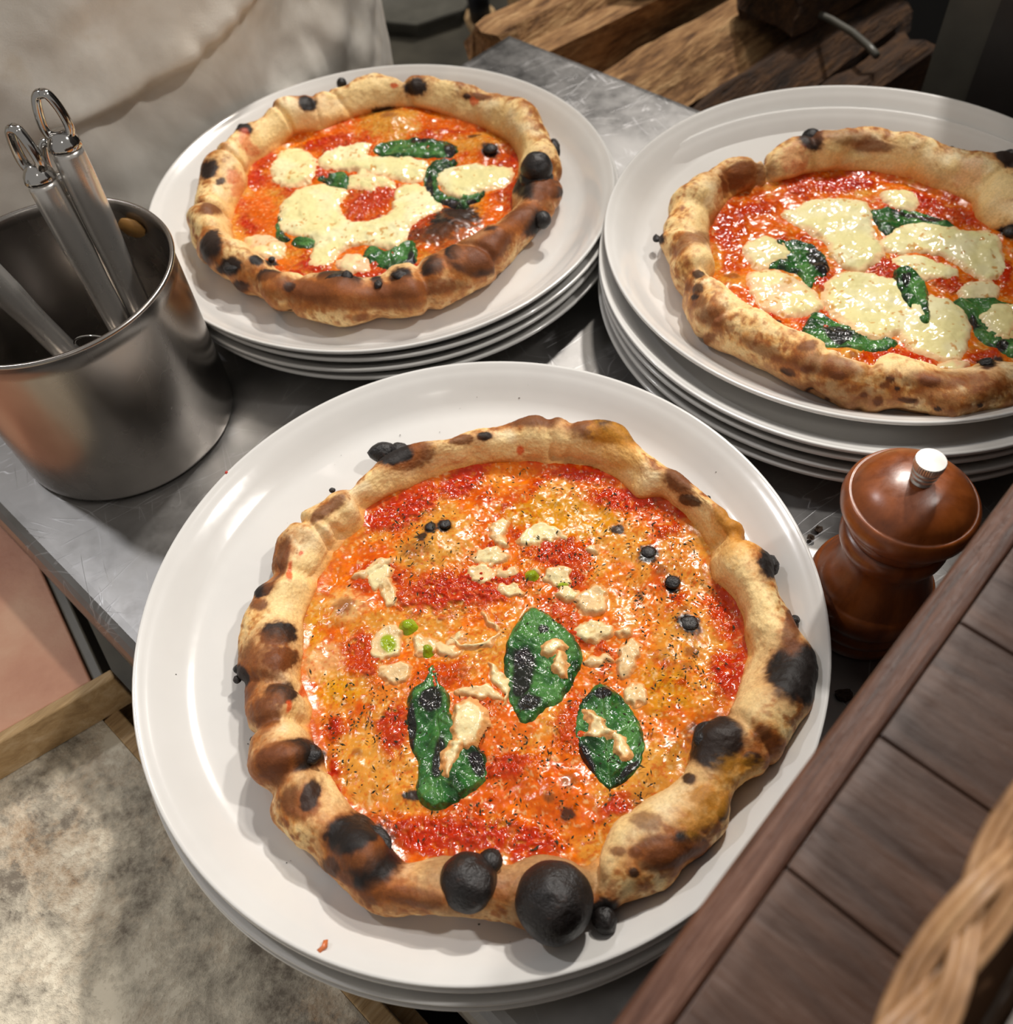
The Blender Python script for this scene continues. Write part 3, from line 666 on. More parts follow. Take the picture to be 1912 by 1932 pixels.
G = [[(925,985),(945,975),(960,978),(962,990),(952,1000),(958,1015),(965,1027),(945,1022),(928,1005)], [(975,1018),(990,995),(1012,982),(1040,985),(1062,1000),(1068,1018),(1045,1012),(1015,1025),(985,1028)],
 ell(925,1045,34,16,5), ell(908,1078,27,18,-5), ell(962,1108,26,12,10), ell(712,1082,26,24,-20), ell(732,1112,13,30,-18), ell(1055,1082,26,20,25), ell(1118,1128,30,26,30), ell(1068,1112,22,14,0), ell(1120,1187,38,19,-6), ell(729,1208,30,34,10), ell(800,1212,22,20,0), ell(840,1222,30,10,25),
 cres(895,1178,52,14,20,150), cres(880,1195,60,10,-60,-10), ell(745,1265,34,20,-8), ell(905,1303,46,13,8), [(925,1250),(945,1265),(960,1285),(957,1315),(948,1325),(946,1300),(930,1280)], ell(1185,1235,20,34,25), ell(1130,1240,30,9,-8), ell(1200,1305,20,20,0), ell(1118,1030,14,12,0), ell(960,1075,24,10,-10), ell(700,1070,40,10,-25), ell(1180,1190,16,10,0), ell(860,1200,18,8,-30), ell(1010,1075,8,8,0)]
for i, p_ in enumerate(G): FP.garlic(p_, [.0,-.3,.2,.1,.5,-.1,-.2,0,.5,.1,0,0,.2,.1,0,.3,.5,.5,0,.5,.5,.3,.5,.4,.6,.4,.2,-.1][i % 28], green={7:(1062,1098,12,8,0),11:(730,1208,16,20,0),12:(806,1222,9,9,0)}.get(i))
FP.basil([(1000,1143),(1025,1150),(1060,1175),(1085,1203),(1094,1235),(1082,1270),(1058,1313),(1030,1328),(992,1358),(966,1322),(957,1275),(955,1228),(972,1185)], (1060,1318), (1005,1148), [(985,1265,26,50,10),(1000,1320,26,18,0),(1025,1180,14,10,0)], label='broad basil leaf with a blackened left half')
FP.basil([(815,1252),(826,1285),(846,1312),(842,1342),(870,1372),(895,1400),(912,1425),(914,1455),(890,1485),(850,1510),(815,1523),(790,1492),(792,1440),(775,1400),(767,1340),(775,1303),(800,1285)], (818,1258), (835,1515), [(815,1312,26,26,-30),(828,1420,14,44,10),(775,1370,9,50,0),(900,1440,14,26,-20)], label='long basil leaf folded and darkened at its edges')
FP.basil([(1135,1287),(1165,1305),(1190,1335),(1208,1370),(1212,1410),(1196,1450),(1152,1480),(1120,1450),(1096,1412),(1087,1370),(1095,1330),(1113,1305)], (1152,1478), (1136,1290), [(1105,1430,16,30,-20),(1140,1300,16,12,0),(1190,1445,22,8,-40)], label='oval basil leaf lying flat with a pale midrib')
FP.garlic(ell(882,1365,30,42,10), -.4, .0014, .0026); FP.garlic([(862,1395),(872,1402),(858,1440),(845,1462),(836,1455),(842,1420)], -.2, .0016, .0028)
FP.garlic(ell(1045,1222,22,9,-15), -.2, .0016, .003); FP.garlic(ell(1058,1252,10,20,-15), -.1, .0016, .003); FP.garlic([(1105,1340),(1120,1345),(1140,1365),(1160,1378),(1150,1385),(1120,1388),(1108,1382),(1118,1370)], -.4, .0012, .0026); FP.garlic(ell(1170,1405,9,26,-20), -.4, .0012, .0024)
def green_bits():
    for px, py, r in ((768,1177,11),(1004,1082,9),(806,1221,9)):
        FP.sheet('green_garlic_sprout', ell(px, py, r, r*.8), M['basil'], .0016, .0006, lambda x, y, d, dm, w2: (np.tile(s2l((140, 160, 24)), (len(x), 1)), .9, 0*x), zoff=.0015, res=.0005, wob=.0004)
green_bits()
def flecks():
    rs = np.random.RandomState(7); vs = []; fs = []
    cl = [(1190,850,90),(1200,1010,90),(1260,1070,80),(1150,900,90),(680,1400,80),(700,1330,70),(780,1010,50),(1060,1090,50),(980,1430,120),(1050,1500,100),(1150,1300,120),(1250,1280,90),(860,1080,120),(1300,1180,90),(900,1500,120),(1230,1520,80),(1250,1620,60),(1300,930,50),(930,860,60),(1380,1050,40)]
    n = 0
    while n < 1150:
        cx, cy, sg = cl[rs.randint(len(cl))]; px = cx+rs.randn()*sg; py = cy+rs.randn()*sg*.8
        p = P(px, py, FP.zb+.007)[:2]; d = p-FP.c; rr = np.hypot(*d); th = math.atan2(d[1], d[0])
        ri = np.interp(th, FP.th, FP.ri)
        if rr > ri-.004: 
            continue
        z = Z0+FP.zb+float(FP.hi(np.array([p[0]]), np.array([p[1]]))[0])+.0012+rs.rand()*.0012
        a = rs.rand()*6.28; L = .00045+.0011*rs.rand()**2; W_ = .00025+.00030*rs.rand(); e1 = np.array([math.cos(a), math.sin(a), .4*rs.randn()])*L; e2 = np.array([-math.sin(a), math.cos(a), .3*rs.randn()])*W_
        c = np.array([p[0], p[1], z]); o = len(vs)
        up = np.array([0, 0, .00022])
        vs += [c-e1, c-e2, c+e1, c+e2, c+up, c-up]; fs += [(o, o+1, o+4), (o+1, o+2, o+4), (o+2, o+3, o+4), (o+3, o, o+4), (o+1, o, o+5), (o+2, o+1, o+5), (o+3, o+2, o+5), (o, o+3, o+5)]; n += 1
    o = mesh('oregano', vs, fs, M['herb'], FP.root, False); o['kind'] = 'stuff'
M['herb'] = mat_plain('dried_oregano', (56, 54, 20), .8, None, 0, .6, 900)
flecks()
# ---- back left pizza
B_out = [(365,430),(373,371),(386,333),(424,300),(449,262),(466,246),(495,229),(549,210),(574,195),(608,180),(658,170),(675,157),(758,153),(842,160),(926,178),(968,195),(1009,224),(1034,262),(1048,300),(1056,330),(1054,388),(1026,430),(993,467),(968,505),(934,542),(863,572),(800,601),(717,607),(641,618),(574,605),(520,589),(482,555),(424,530),(382,488),(367,467)]
B_in = [(440,438),(445,388),(468,350),(470,312),(520,282),(557,250),(608,243),(675,215),(775,198),(863,222),(913,239),(962,271),(978,304),(970,354),(955,413),(917,463),(863,488),(800,505),(742,512),(683,547),(616,524),(557,534),(520,500),(466,486),(447,460)]
B_blobs = [(590,500,40,26,20,'r',1),(700,522,60,12,0,'r',.9),(600,268,50,10,-15,'r',1),(478,335,26,16,-30,'r',1),(468,420,28,22,0,'r',1),(700,368,55,26,0,'r',.9),(795,430,40,14,-30,'r',.9),(850,240,46,8,5,'r',.9),(970,300,12,16,0,'r',1),(770,505,40,10,-10,'r',.9),(560,520,30,14,0,'r',1),(500,300,30,16,-30,'r',.9),(545,360,24,14,0,'r',.7),(930,280,20,8,30,'r',.8),
 (870,450,70,40,-20,'o',1),(490,392,26,30,0,'o',.9),(840,232,90,10,4,'o',1),(640,240,34,9,-10,'o',.9),(935,420,22,50,0,'o',.9),(735,228,50,28,0,'n',1),(900,270,50,18,0,'n',.8),(480,470,30,14,0,'n',.8),
 (848,415,52,30,-15,'c',1),(872,398,34,20,0,'c',.9),(815,440,50,18,0,'c',.6),(870,455,60,26,-20,'b',.6),(925,281,19,12,0,'c',1),(893,253,12,5,0,'c',.7),(728,207,24,6,0,'c',.7),(735,222,14,6,0,'b',.9),(640,533,34,20,0,'c',1),(714,537,10,20,-20,'c',1),(755,521,18,15,0,'c',1),(815,504,18,14,0,'c',1),(890,495,42,22,5,'c',.95),(860,485,16,12,0,'c',1),(995,412,28,26,0,'c',1),(1012,350,38,22,0,'c',1),(582,196,14,12,0,'c',1),(461,245,13,11,0,'c',1),(395,320,16,10,-40,'c',.9),(783,165,20,13,0,'c',.9),(900,178,24,7,5,'b',1),(878,178,7,6,0,'c',.7),(402,468,15,26,0,'c',.9),(436,503,19,13,0,'c',.9),(508,520,18,12,0,'c',.95),(460,535,14,8,20,'c',.8),(484,492,11,9,0,'c',1),(513,491,9,7,0,'c',1),(398,395,18,10,0,'b',1),(418,338,9,6,0,'c',.7),(960,430,40,14,-50,'b',1),(925,470,40,20,-30,'b',1),(660,560,120,18,3,'b',.8),(580,550,50,14,15,'b',.8),(780,545,80,14,-5,'b',.8),(550,545,10,7,0,'c',.7),(520,585,14,5,20,'c',.8),(545,596,8,5,0,'c',.7),(680,595,16,5,0,'b',.7),(930,440,14,8,0,'c',.7),(1048,362,9,10,0,'c',1),(1030,350,14,40,0,'b',.7),
 (745,162,8,6,0,'t',1),(890,190,10,10,0,'t',.9),(460,265,14,20,0,'t',.7),(475,285,16,12,0,'t',.6),(440,330,14,16,0,'t',.7),(450,355,12,20,0,'t',.6),(600,430,5,5,0,'t',0)]
B_bumps = [(735,225,46,.006),(905,270,44,.004),(850,420,52,.005),(480,390,26,.002),(490,480,24,.002)]
BP = Pizza('B', 'round margherita pizza with bubbling char, on the plates nearest the cook', B_out, B_in, B_blobs, B_bumps, 760, 150, 84, .0245, .55, 11, 1.0, .16)
BP.blister(1013, 318, 31, .026, (1, 1, .95), 'tall black blister on the rim', .10); BP.blister(1012, 338, 30, .020, (1.05, 1, .6), None, .25)
BP.blister(1024, 415, 17, .018, (1, 1, 1), None, .08); BP.blister(995, 408, 20, .016, (1.1, 1, .6), None, .35); BP.blister(1046, 282, 15, .014, (.8, 1.6, 1), None, .3); BP.blister(1050, 362, 8, .012, (1, 1, 1), None, .3)
BP.blister(645, 158, 10, .016, (1, 1, 1.1), None, .1); BP.blister(582, 192, 10, .016, (1.1, 1, 1), None, .2); BP.blister(458, 242, 10, .014, (1, 1, .9), None, .3); BP.blister(398, 318, 9, .012, (1, 1, .9), None, .3); BP.blister(640, 530, 22, .025, (1.2, 1, .6), None, .35); BP.blister(655, 522, 12, .027, (1, 1, .8), None, .3)
BP.blister(755, 520, 13, .026, (1.1, 1, .6), None, .4); BP.blister(815, 502, 13, .026, (1.1, 1, .6), None, .4); BP.blister(862, 485, 13, .025, (1.2, 1, .5), None, .4); BP.blister(890, 497, 18, .023, (1.3, 1, .5), None, .4); BP.blister(484, 491, 9, .016, (1, 1, .8)); BP.blister(513, 490, 7, .014, (1, 1, .8)); BP.blister(925, 281, 13, .0085, (1.1, 1, .6)); BP.blister(968, 455, 5, .012); BP.blister(714, 536, 8, .025, (1, 1.4, .6), None, .4); BP.blister(625, 540, 12, .024, (1, 1, .8), None, .3); BP.blister(436, 503, 12, .022, (1.3, 1, .5), None, .4)
B_ch = [([(510,315),(528,285),(560,274),(590,288),(598,315),(582,338),(548,348),(518,338)],0,'round mozzarella pool near the left rim'),([(598,300),(625,275),(665,266),(700,268),(692,288),(740,292),(795,296),(808,318),(780,336),(720,326),(650,314),(612,312)],0,None),
 ([(525,425),(527,385),(552,357),(590,342),(625,345),(655,352),(640,385),(660,410),(700,408),(735,395),(745,355),(770,338),(800,345),(822,368),(832,387),(800,408),(772,432),(765,455),(735,466),(700,455),(665,455),(640,470),(620,495),(582,498),(585,468),(590,448),(555,440)],0,'large branching mozzarella pool in the middle'),
 ([(820,332),(850,310),(900,304),(950,308),(972,322),(950,348),(905,356),(870,368),(838,352)],0,None),([(458,445),(500,438),(530,450),(532,476),(500,484),(470,474)],.6,None),([(636,485),(660,472),(690,480),(696,506),(660,512),(640,505)],.7,None),([(680,300),(700,330),(715,345),(700,356),(670,345)],.3,None),([(650,330),(690,322),(740,335),(745,350),(700,345),(660,350)],.3,None)]
B_bas = [([(705,281),(730,264),(765,257),(805,258),(845,263),(862,280),(840,292),(785,290),(735,292)],(708,284),(860,276),[(790,258,20,5,0),(848,275,12,12,0)],'long basil leaf lying near the back rim'),([(800,345),(806,312),(835,297),(862,300),(836,318),(824,345),(845,362),(870,372),(882,388),(850,384),(815,368)],(850,298),(870,385),[(808,345,10,25,0),(850,378,22,9,20)],'curled basil leaf under the mozzarella'),([(862,388),(868,368),(885,352),(912,352),(906,370),(884,382)],(866,386),(910,353),[(895,378,14,6,0)],None),
 ([(600,332),(622,321),(648,320),(660,335),(650,349),(620,342)],(602,333),(656,344),[],None),([(685,475),(702,458),(732,470),(770,450),(784,466),(780,490),(742,505),(704,492)],(738,505),(735,465),[(775,480,8,18,0)],'heart shaped basil leaf near the front rim'),([(548,450),(570,445),(592,450),(582,462),(562,460)],(548,450),(590,455),[],None),([(520,425),(528,392),(536,400),(530,432),(545,446),(526,446)],(524,400),(530,440),[],None)]
for p_, b0, b1, bu, lb in B_bas: BP.basil(p_, b0, b1, bu, zoff=.0004, label=lb)
for p_, pk, lb in B_ch: BP.cheese(p_, pk, label=lb)
# ---- right pizza
R_out = [(1240,450),(1262,412),(1278,382),(1318,347),(1349,319),(1409,301),(1453,286),(1490,268),(1530,268),(1572,262),(1621,250),(1677,263),(1759,274),(1833,289),(1880,297),(1912,288),(1980,305),(2040,370),(2075,450),(2075,540),(2045,640),(1995,720),(1945,765),(1912,783),(1855,792),(1796,805),(1721,792),(1662,781),(1572,762),(1498,733),(1431,699),(1379,669),(1327,643),(1304,602),(1282,554),(1271,520),(1267,492),(1252,475)]
R_in = [(1349,409),(1394,360),(1461,341),(1528,323),(1591,318),(1684,326),(1759,351),(1833,381),(1841,409),(1870,430),(1912,440),(1975,470),(2000,540),(1975,620),(1912,699),(1862,690),(1811,710),(1740,699),(1665,690),(1617,712),(1546,686),(1528,660),(1461,630),(1416,597),(1379,571),(1350,543),(1343,490),(1338,457)]
R_blobs = [(1600,345,60,14,0,'r',1),(1740,375,46,16,15,'r',1),(1420,400,44,20,-20,'r',.9),(1370,440,24,24,0,'r',.8),(1480,455,34,12,15,'r',.8),(1680,500,34,22,0,'r',.95),(1380,500,20,30,0,'r',.7),(1550,530,20,20,0,'r',.95),(1450,605,40,16,30,'r',1),(1560,690,50,14,10,'r',1),(1700,680,70,22,5,'r',1),(1790,530,30,14,20,'r',.9),(1860,670,34,16,0,'r',.9),(1800,400,60,14,20,'r',.8),(1900,510,14,26,0,'r',1),(1600,670,60,14,0,'r',.9),(1640,560,16,10,0,'r',.7),(1750,465,40,8,5,'r',.8),(1500,330,30,10,0,'r',.8),
 (1440,430,50,30,-30,'o',.9),(1390,550,34,24,0,'o',.9),(1480,625,34,14,0,'o',.8),(1540,385,60,12,0,'o',.6),(1600,665,26,18,0,'n',1),(1380,528,26,18,0,'n',.7),(1900,600,20,40,0,'n',.5),(1350,490,14,30,0,'n',.6),
 (1905,438,20,12,0,'c',1),(1470,601,8,5,0,'c',.9),(1383,514,12,5,0,'b',1),(1612,668,10,5,0,'b',1),
 (1528,268,20,14,0,'c',.9),(1240,448,8,12,0,'c',.9),(1903,290,22,16,0,'c',.9),(1862,684,16,12,20,'c',1),(1886,674,12,6,0,'c',.9),(1400,322,30,16,-15,'b',1),(1380,345,20,16,0,'b',.8),(1310,450,24,14,0,'b',.7),(1316,512,12,9,0,'c',.7),(1314,545,12,9,0,'c',.6),(1320,570,14,10,0,'b',.8),(1280,470,16,12,0,'b',.6),(1345,600,18,16,0,'b',.7),(1310,560,8,5,0,'c',.8),(1487,702,14,8,15,'c',.9),(1524,695,10,5,0,'c',.9),(1582,709,14,6,5,'c',.9),(1629,747,6,5,0,'c',.9),(1657,756,8,6,0,'c',.9),(1680,716,7,5,0,'c',.9),(1672,728,8,6,0,'b',1),(1694,734,5,5,0,'c',.9),(1711,757,16,5,5,'c',.8),(1755,720,16,8,5,'c',.9),(1690,785,14,5,20,'b',1),(1747,794,10,6,0,'c',.8),(1770,772,6,4,0,'c',.7),(1850,765,5,4,0,'c',.7),(1550,690,60,14,8,'b',.7),(1780,715,60,14,0,'b',.6),(1520,660,14,8,0,'b',.9),(1590,740,80,16,8,'b',.5),(1440,660,40,12,30,'b',.6),(1650,275,30,10,0,'b',.7),(1420,330,40,20,-20,'b',.5),(1600,262,40,10,0,'b',.5),(1500,300,26,24,0,'t',.4),(1505,315,20,14,0,'t',.4),(1560,757,6,4,0,'c',.6),(1527,740,8,4,0,'c',.7),(1290,540,8,8,0,'b',.7),(1335,640,8,8,0,'b',.8),(1650,620,4,4,0,'t',0),(1830,330,30,30,0,'t',.3)]
R_bumps = [(1605,665,30,.003),(1380,525,40,.0025),(1900,440,34,.004),(1880,660,20,.002)]
RP = Pizza('R', 'margherita pizza with a pale freckled rim, partly out of frame on the right', R_out, R_in, R_blobs, R_bumps, 820, 150, 84, .0235, 1.0, 23, .97, .02)
RP.blister(1531, 262, 19, .018, (1, 1, .95), 'round brown and black knob on the back rim', .1); RP.blister(1239, 450, 7, .008, (1, 1.5, .8), None, .3); RP.blister(1862, 683, 10, .022, (1.3, 1, .6), None, .4); RP.blister(1908, 292, 14, .018, (1, 1, .7), None, .3); RP.blister(1906, 438, 13, .010, (1, 1, .6), None, .3)
for q in ((1712,270,4),(1741,274,4),(1797,280,5),(1818,285,4),(1848,292,4)): RP.blister(q[0], q[1], q[2], .018, (1, 1, .8), None, .3)
R_ch = [([(1478,398),(1510,380),(1550,368),(1600,370),(1642,380),(1648,410),(1655,440),(1672,468),(1645,498),(1600,502),(1570,480),(1560,452),(1520,425)],0,'mozzarella pool near the back of the pizza'),([(1665,358),(1705,352),(1735,366),(1733,388),(1705,394),(1675,380)],.3,None),([(1662,455),(1690,425),(1730,412),(1790,422),(1825,430),(1870,435),(1895,470),(1902,505),(1870,525),(1830,505),(1800,480),(1745,468),(1690,470)],0,'wide mozzarella pool over a basil leaf'),
 ([(1685,480),(1730,474),(1780,485),(1812,505),(1800,522),(1740,520),(1695,505)],0,None),([(1406,458),(1445,440),(1480,455),(1500,480),(1465,490),(1435,502),(1412,482)],.1,None),([(1412,515),(1450,503),(1500,518),(1535,540),(1556,568),(1530,588),(1470,588),(1428,565)],.55,None),
 ([(1556,565),(1562,525),(1600,506),(1650,508),(1690,520),(1720,545),(1775,553),(1812,570),(1832,602),(1828,645),(1812,672),(1760,670),(1715,650),(1700,622),(1660,635),(1620,628),(1590,600)],0,'largest mozzarella pool, in the middle'),([(1812,540),(1845,522),(1885,530),(1888,552),(1850,560),(1820,558)],.1,None),([(1848,592),(1880,570),(1912,568),(1935,590),(1930,628),(1900,642),(1870,620)],0,None),([(1770,690),(1800,668),(1830,680),(1810,700)],.7,None)]
R_bas = [([(1465,453),(1500,448),(1535,460),(1558,485),(1563,510),(1545,520),(1528,535),(1510,512),(1480,502),(1450,496),(1488,475)],(1528,534),(1490,452),[(1545,485,18,30,-30)],'basil leaf with a blackened tip near the left rim'),([(1648,390),(1690,391),(1750,398),(1808,428),(1760,424),(1706,414),(1682,438),(1656,414)],(1650,392),(1805,428),[(1740,402,50,6,12)],'narrow basil leaf at the back under mozzarella'),([(1518,632),(1530,592),(1548,584),(1575,600),(1620,618),(1692,634),(1672,654),(1610,656),(1555,645)],(1522,630),(1690,636),[(1580,625,30,20,20)],'basil leaf near the front rim, half black'),
 ([(1695,508),(1722,508),(1745,535),(1752,570),(1755,603),(1740,608),(1715,575),(1695,538)],(1705,508),(1748,606),[(1712,525,10,14,0)],'slim basil leaf between the mozzarella pools'),([(1805,562),(1840,555),(1880,560),(1920,575),(1940,620),(1925,665),(1885,655),(1848,628),(1835,592)],(1810,560),(1905,660),[(1895,645,14,12,0),(1840,600,10,14,0)],'large basil leaf at the right, topped with mozzarella')]
for i, (p_, b0, b1, bu, lb) in enumerate(R_bas): RP.basil(p_, b0, b1, bu, zoff=(.0024 if i == 3 else .0006), label=lb)
for p_, pk, lb in R_ch: RP.cheese(p_, pk, label=lb)
RP.cheese([(1850,590),(1880,568),(1912,572),(1925,600),(1912,632),(1880,635),(1862,615)], 0, .0042)
# ================================================================ pot and utensils
PC = np.array([-.2205, .3905]); PRAD = .0642; PH = .109
def pot():
    r = root('utensil_pot', (PC[0], PC[1], Z0), 'tall cylindrical stainless steel pot holding utensils, at the left', 'pot')
    t = .0012; pr = [(0, .0002), (.058, .0002), (.0612, .0006), (.0630, .0022), (.0634, .004)]
    pr += [(.0634+(PRAD-.0634)*k, .004+(PH-.0065)*k) for k in np.linspace(.05, 1, 12)]
    pr += [(PRAD+.0012, PH-.0018), (PRAD+.0018, PH-.0006), (PRAD+.0012, PH+.0006), (PRAD-.0002, PH+.0007), (PRAD-t, PH-.0008)]
    pr += [(PRAD-t-.0008*k, PH-.001-(PH-.004)*k) for k in np.linspace(.05, 1, 10)]+[(.058, .002), (0, .002)]
    v, f = lathe(pr, 128, (PC[0], PC[1], Z0)); mesh('body', v, f, M['pot'], r)
pot()
def handle(top, ztop, mid, zbot, label, rad=.0066, facing=0):
    rad *= 1.22
    """tube handle with a cast hanging loop; top = pixel of the loop's tip"""
    a = P(top[0], top[1], ztop); b = P(mid[0], mid[1], zbot)
    ax = (b-a)/np.linalg.norm(b-a); L = np.linalg.norm(b-a)
    r = root('ladle', (b[0], b[1], b[2]), label, 'ladle', 'steel handled utensils in the pot')
    k = .029                                       # loop length
    s0 = a+ax*k
    pr = [(0, .92), (.02, .98), (.10, 1), (.3, .98), (.45, .86), (.6, .86), (1, .84)]
    mesh('handle', *tube([s0+(b-s0)*q for q, _ in pr], [rad*w for _, w in pr], 28), M['handle'], r)
    sd = np.cross(ax, [0, 0, 1.]); sd = sd/np.linalg.norm(sd)
    if facing:
        c_, s_ = math.cos(facing), math.sin(facing); n_ = np.cross(ax, sd); sd = sd*c_+n_*s_
    # cast loop: a tapering teardrop ring plus conical collar
    th = np.linspace(0, 2*np.pi, 40, endpoint=False)
    pts = []
    for q in th:
        l = .5-.5*math.cos(q)             # 0 at tip ... 1 at collar
        wdt = rad*(.50+.38*l)*math.copysign(abs(math.sin(q))**.5, math.sin(q))
        pts.append(a+ax*(.0016+(k-.007)*l)+sd*wdt)
    pts.append(pts[0]); pts = np.array(pts)
    ring = tube(pts, np.stack([np.full(41, .0031), np.full(41, .0023)], 1), 10, False)
    col_ = tube([s0-ax*.0095, s0-ax*.007, s0-ax*.004, s0-ax*.0008, s0-ax*.0002], [rad*.40, rad*.72, rad*.95, rad*1.02, rad*.98], 24)
    mesh('hanging_loop', *join([ring, col_]), M['chrome'], r)
handle((75,170), .178, (318,702), .004, 'steel ladle with the highest hanging loop, standing furthest right in the pot', .0068)
handle((22,236), .166, (285,722), .004, 'steel ladle left of the tallest one, its loop turned to face forward', .0066, .9)
handle((-170,372), .150, (205,742), .004, 'steel utensil leaning out of the pot to the left, handle end out of frame', .0068)
handle((86,262), .150, (270,640), .004, 'steel utensil half hidden behind the two tallest handles', .0060, .5)
def scraps():
    t = np.linspace(0, np.pi, 16); c = P(168, 640, .100)
    o = mesh('wire_loop', *tube([c+np.array([.011*math.cos(q)+.002, -.002*math.cos(q), .006*math.sin(q)-.004]) for q in t], .0006, 6), M['chrome'])
    tag(o, 'thin bent wire loop just inside the front rim of the steel pot', 'wire')
    c = np.array([PC[0]+.0625*math.cos(1.02)-.0012, PC[1]+.0625*math.sin(1.02)-.002, Z0+.096]); n = np.array([math.cos(1.02), math.sin(1.02), 0]); tt = np.array([-n[1], n[0], 0])
    vs = []; rs = np.random.RandomState(3)
    for s_ in (1, -1):
        for q in np.linspace(0, 2*np.pi, 12, endpoint=False): vs.append(c+tt*.0075*math.cos(q)*(1+.2*rs.rand())+np.array([0, 0, .0055*math.sin(q)*(1+.2*rs.rand())])-n*(.0006*s_+.0012*math.cos(q)))
    fs = [tuple(range(12)), tuple(range(12, 24))[::-1]]+[(k, 12+k, 12+(k+1) % 12, (k+1) % 12) for k in range(12)]
    o = mesh('onion_scrap', vs, fs, M['garlic_scrap']); tag(o, 'tan onion scrap stuck high on the inner wall of the pot', 'food scrap')
M['garlic_scrap'] = mat_plain('onion_scrap', (176, 128, 66), .4)
scraps()
# ================================================================ pepper mill
def mill():
    k = P(1758, 868, .1175); x, y = k[0], k[1]
    r = root('pepper_mill', (x, y, Z0), 'turned brown wooden pepper mill with a steel top knob', 'pepper mill')
    def pr(o): return [(a, b) for a, b in o]
    body = [(0, 0), (.0270, 0), (.0280, .001), (.0280, .006), (.0272, .0075), (.0272, .0085), (.0284, .0095), (.0286, .013), (.0276, .0155), (.0278, .0170), (.0292, .019), (.0300, .0225), (.0300, .0265), (.0292, .0300), (.0280, .0318), (.0274, .0322), (.0270, .0330), (.0262, .0355), (.0240, .0405), (.0218, .0455), (.0206, .0500), (.0203, .0530), (.0208, .0555), (.0226, .0580), (.0240, .0610), (.0243, .0640), (.0236, .0665), (.0226, .0680), (0, .0680)]
    head = [(0, .0683), (.0224, .0683), (.0232, .0690), (.0248, .0700), (.0252, .0730), (.0250, .0755), (.0262, .0765), (.0290, .0785), (.0312, .0815), (.0318, .0848), (.0312, .0878), (.0298, .0897), (.0288, .0902), (.0284, .0899), (.0279, .0904), (.0262, .0930), (.0225, .0958), (.0170, .0982), (.0110, .0996), (.0060, .1002), (.0045, .1003), (0, .1003)]
    mesh('body', *lathe([(a*.93, b*1.052) for a, b in body], 72, (x, y, Z0)), M['mill'], r); mesh('head', *lathe([(a*.855, b*1.052) for a, b in head], 72, (x, y, Z0)), M['mill'], r)
    kn = [(0, .1000), (.0052, .1000), (.0056, .1008), (.0050, .1018), (.0050, .1024), (.0060, .1030), (.0062, .1042), (.0057, .1048), (.0063, .1054), (.0065, .1066), (.0060, .1072), (.0068, .1078), (.0071, .1090), (.0071, .1112), (.0068, .1118), (0, .1119)]
    kn = [(a*.84, b*1.052) for a, b in kn]; v, f = lathe(kn, 80, (x, y, Z0))
    v = v.reshape(len(kn), 80, 3); v[11:14, ::2, :2] = (v[11:14, ::2, :2]-[x, y])*.965+[x, y]; v = v.reshape(-1, 3)
    o = mesh('knob', v, f, M['handle'], r, False); o['label'] = 'knurled steel knob'
mill()
# ================================================================ bar counter in front
BZ = .16
def bar():
    r = root('bar_counter', UV(.2, .15, -Z0), 'dark brown wooden bar counter with cross planks behind an edge strip', 'counter')
    rnd = random.Random(2)
    v = -.188; n = 0; W_ = .0452
    base = None
    ed = [-.188, -.135, -.09, -.04, .010, .0818, .1270, .1722, .2150, .2600, .3052, .3500, .3960, .4410, .4860, .5310, .60]
    for v, v2 in zip(ed[:-1], ed[1:]):
        o = mesh('plank', *boxuv(-.0015, .34, v+.0003, v2-.0003, BZ-.022, BZ+rnd.uniform(-.0003, .0002)), M['bar_plank'], r, False); bevel(o, .0006, 2)
    o = mesh('edge_strip', *boxuv(-.0122, -.0017, -.19, .605, BZ-.028, BZ), M['bar_strip'], r, False); bevel(o, .0035, 4); o['label'] = 'rounded long edge strip facing the kitchen'
    mesh('substrate', *boxuv(-.001, .33, -.185, .60, BZ-.027, BZ-.0223), M['bar_plank'], r, False)
    mesh('bar_front', *boxuv(.062, .09, -.185, .60, -Z0, BZ-.028), M['bar_plank'], r, False)
bar()
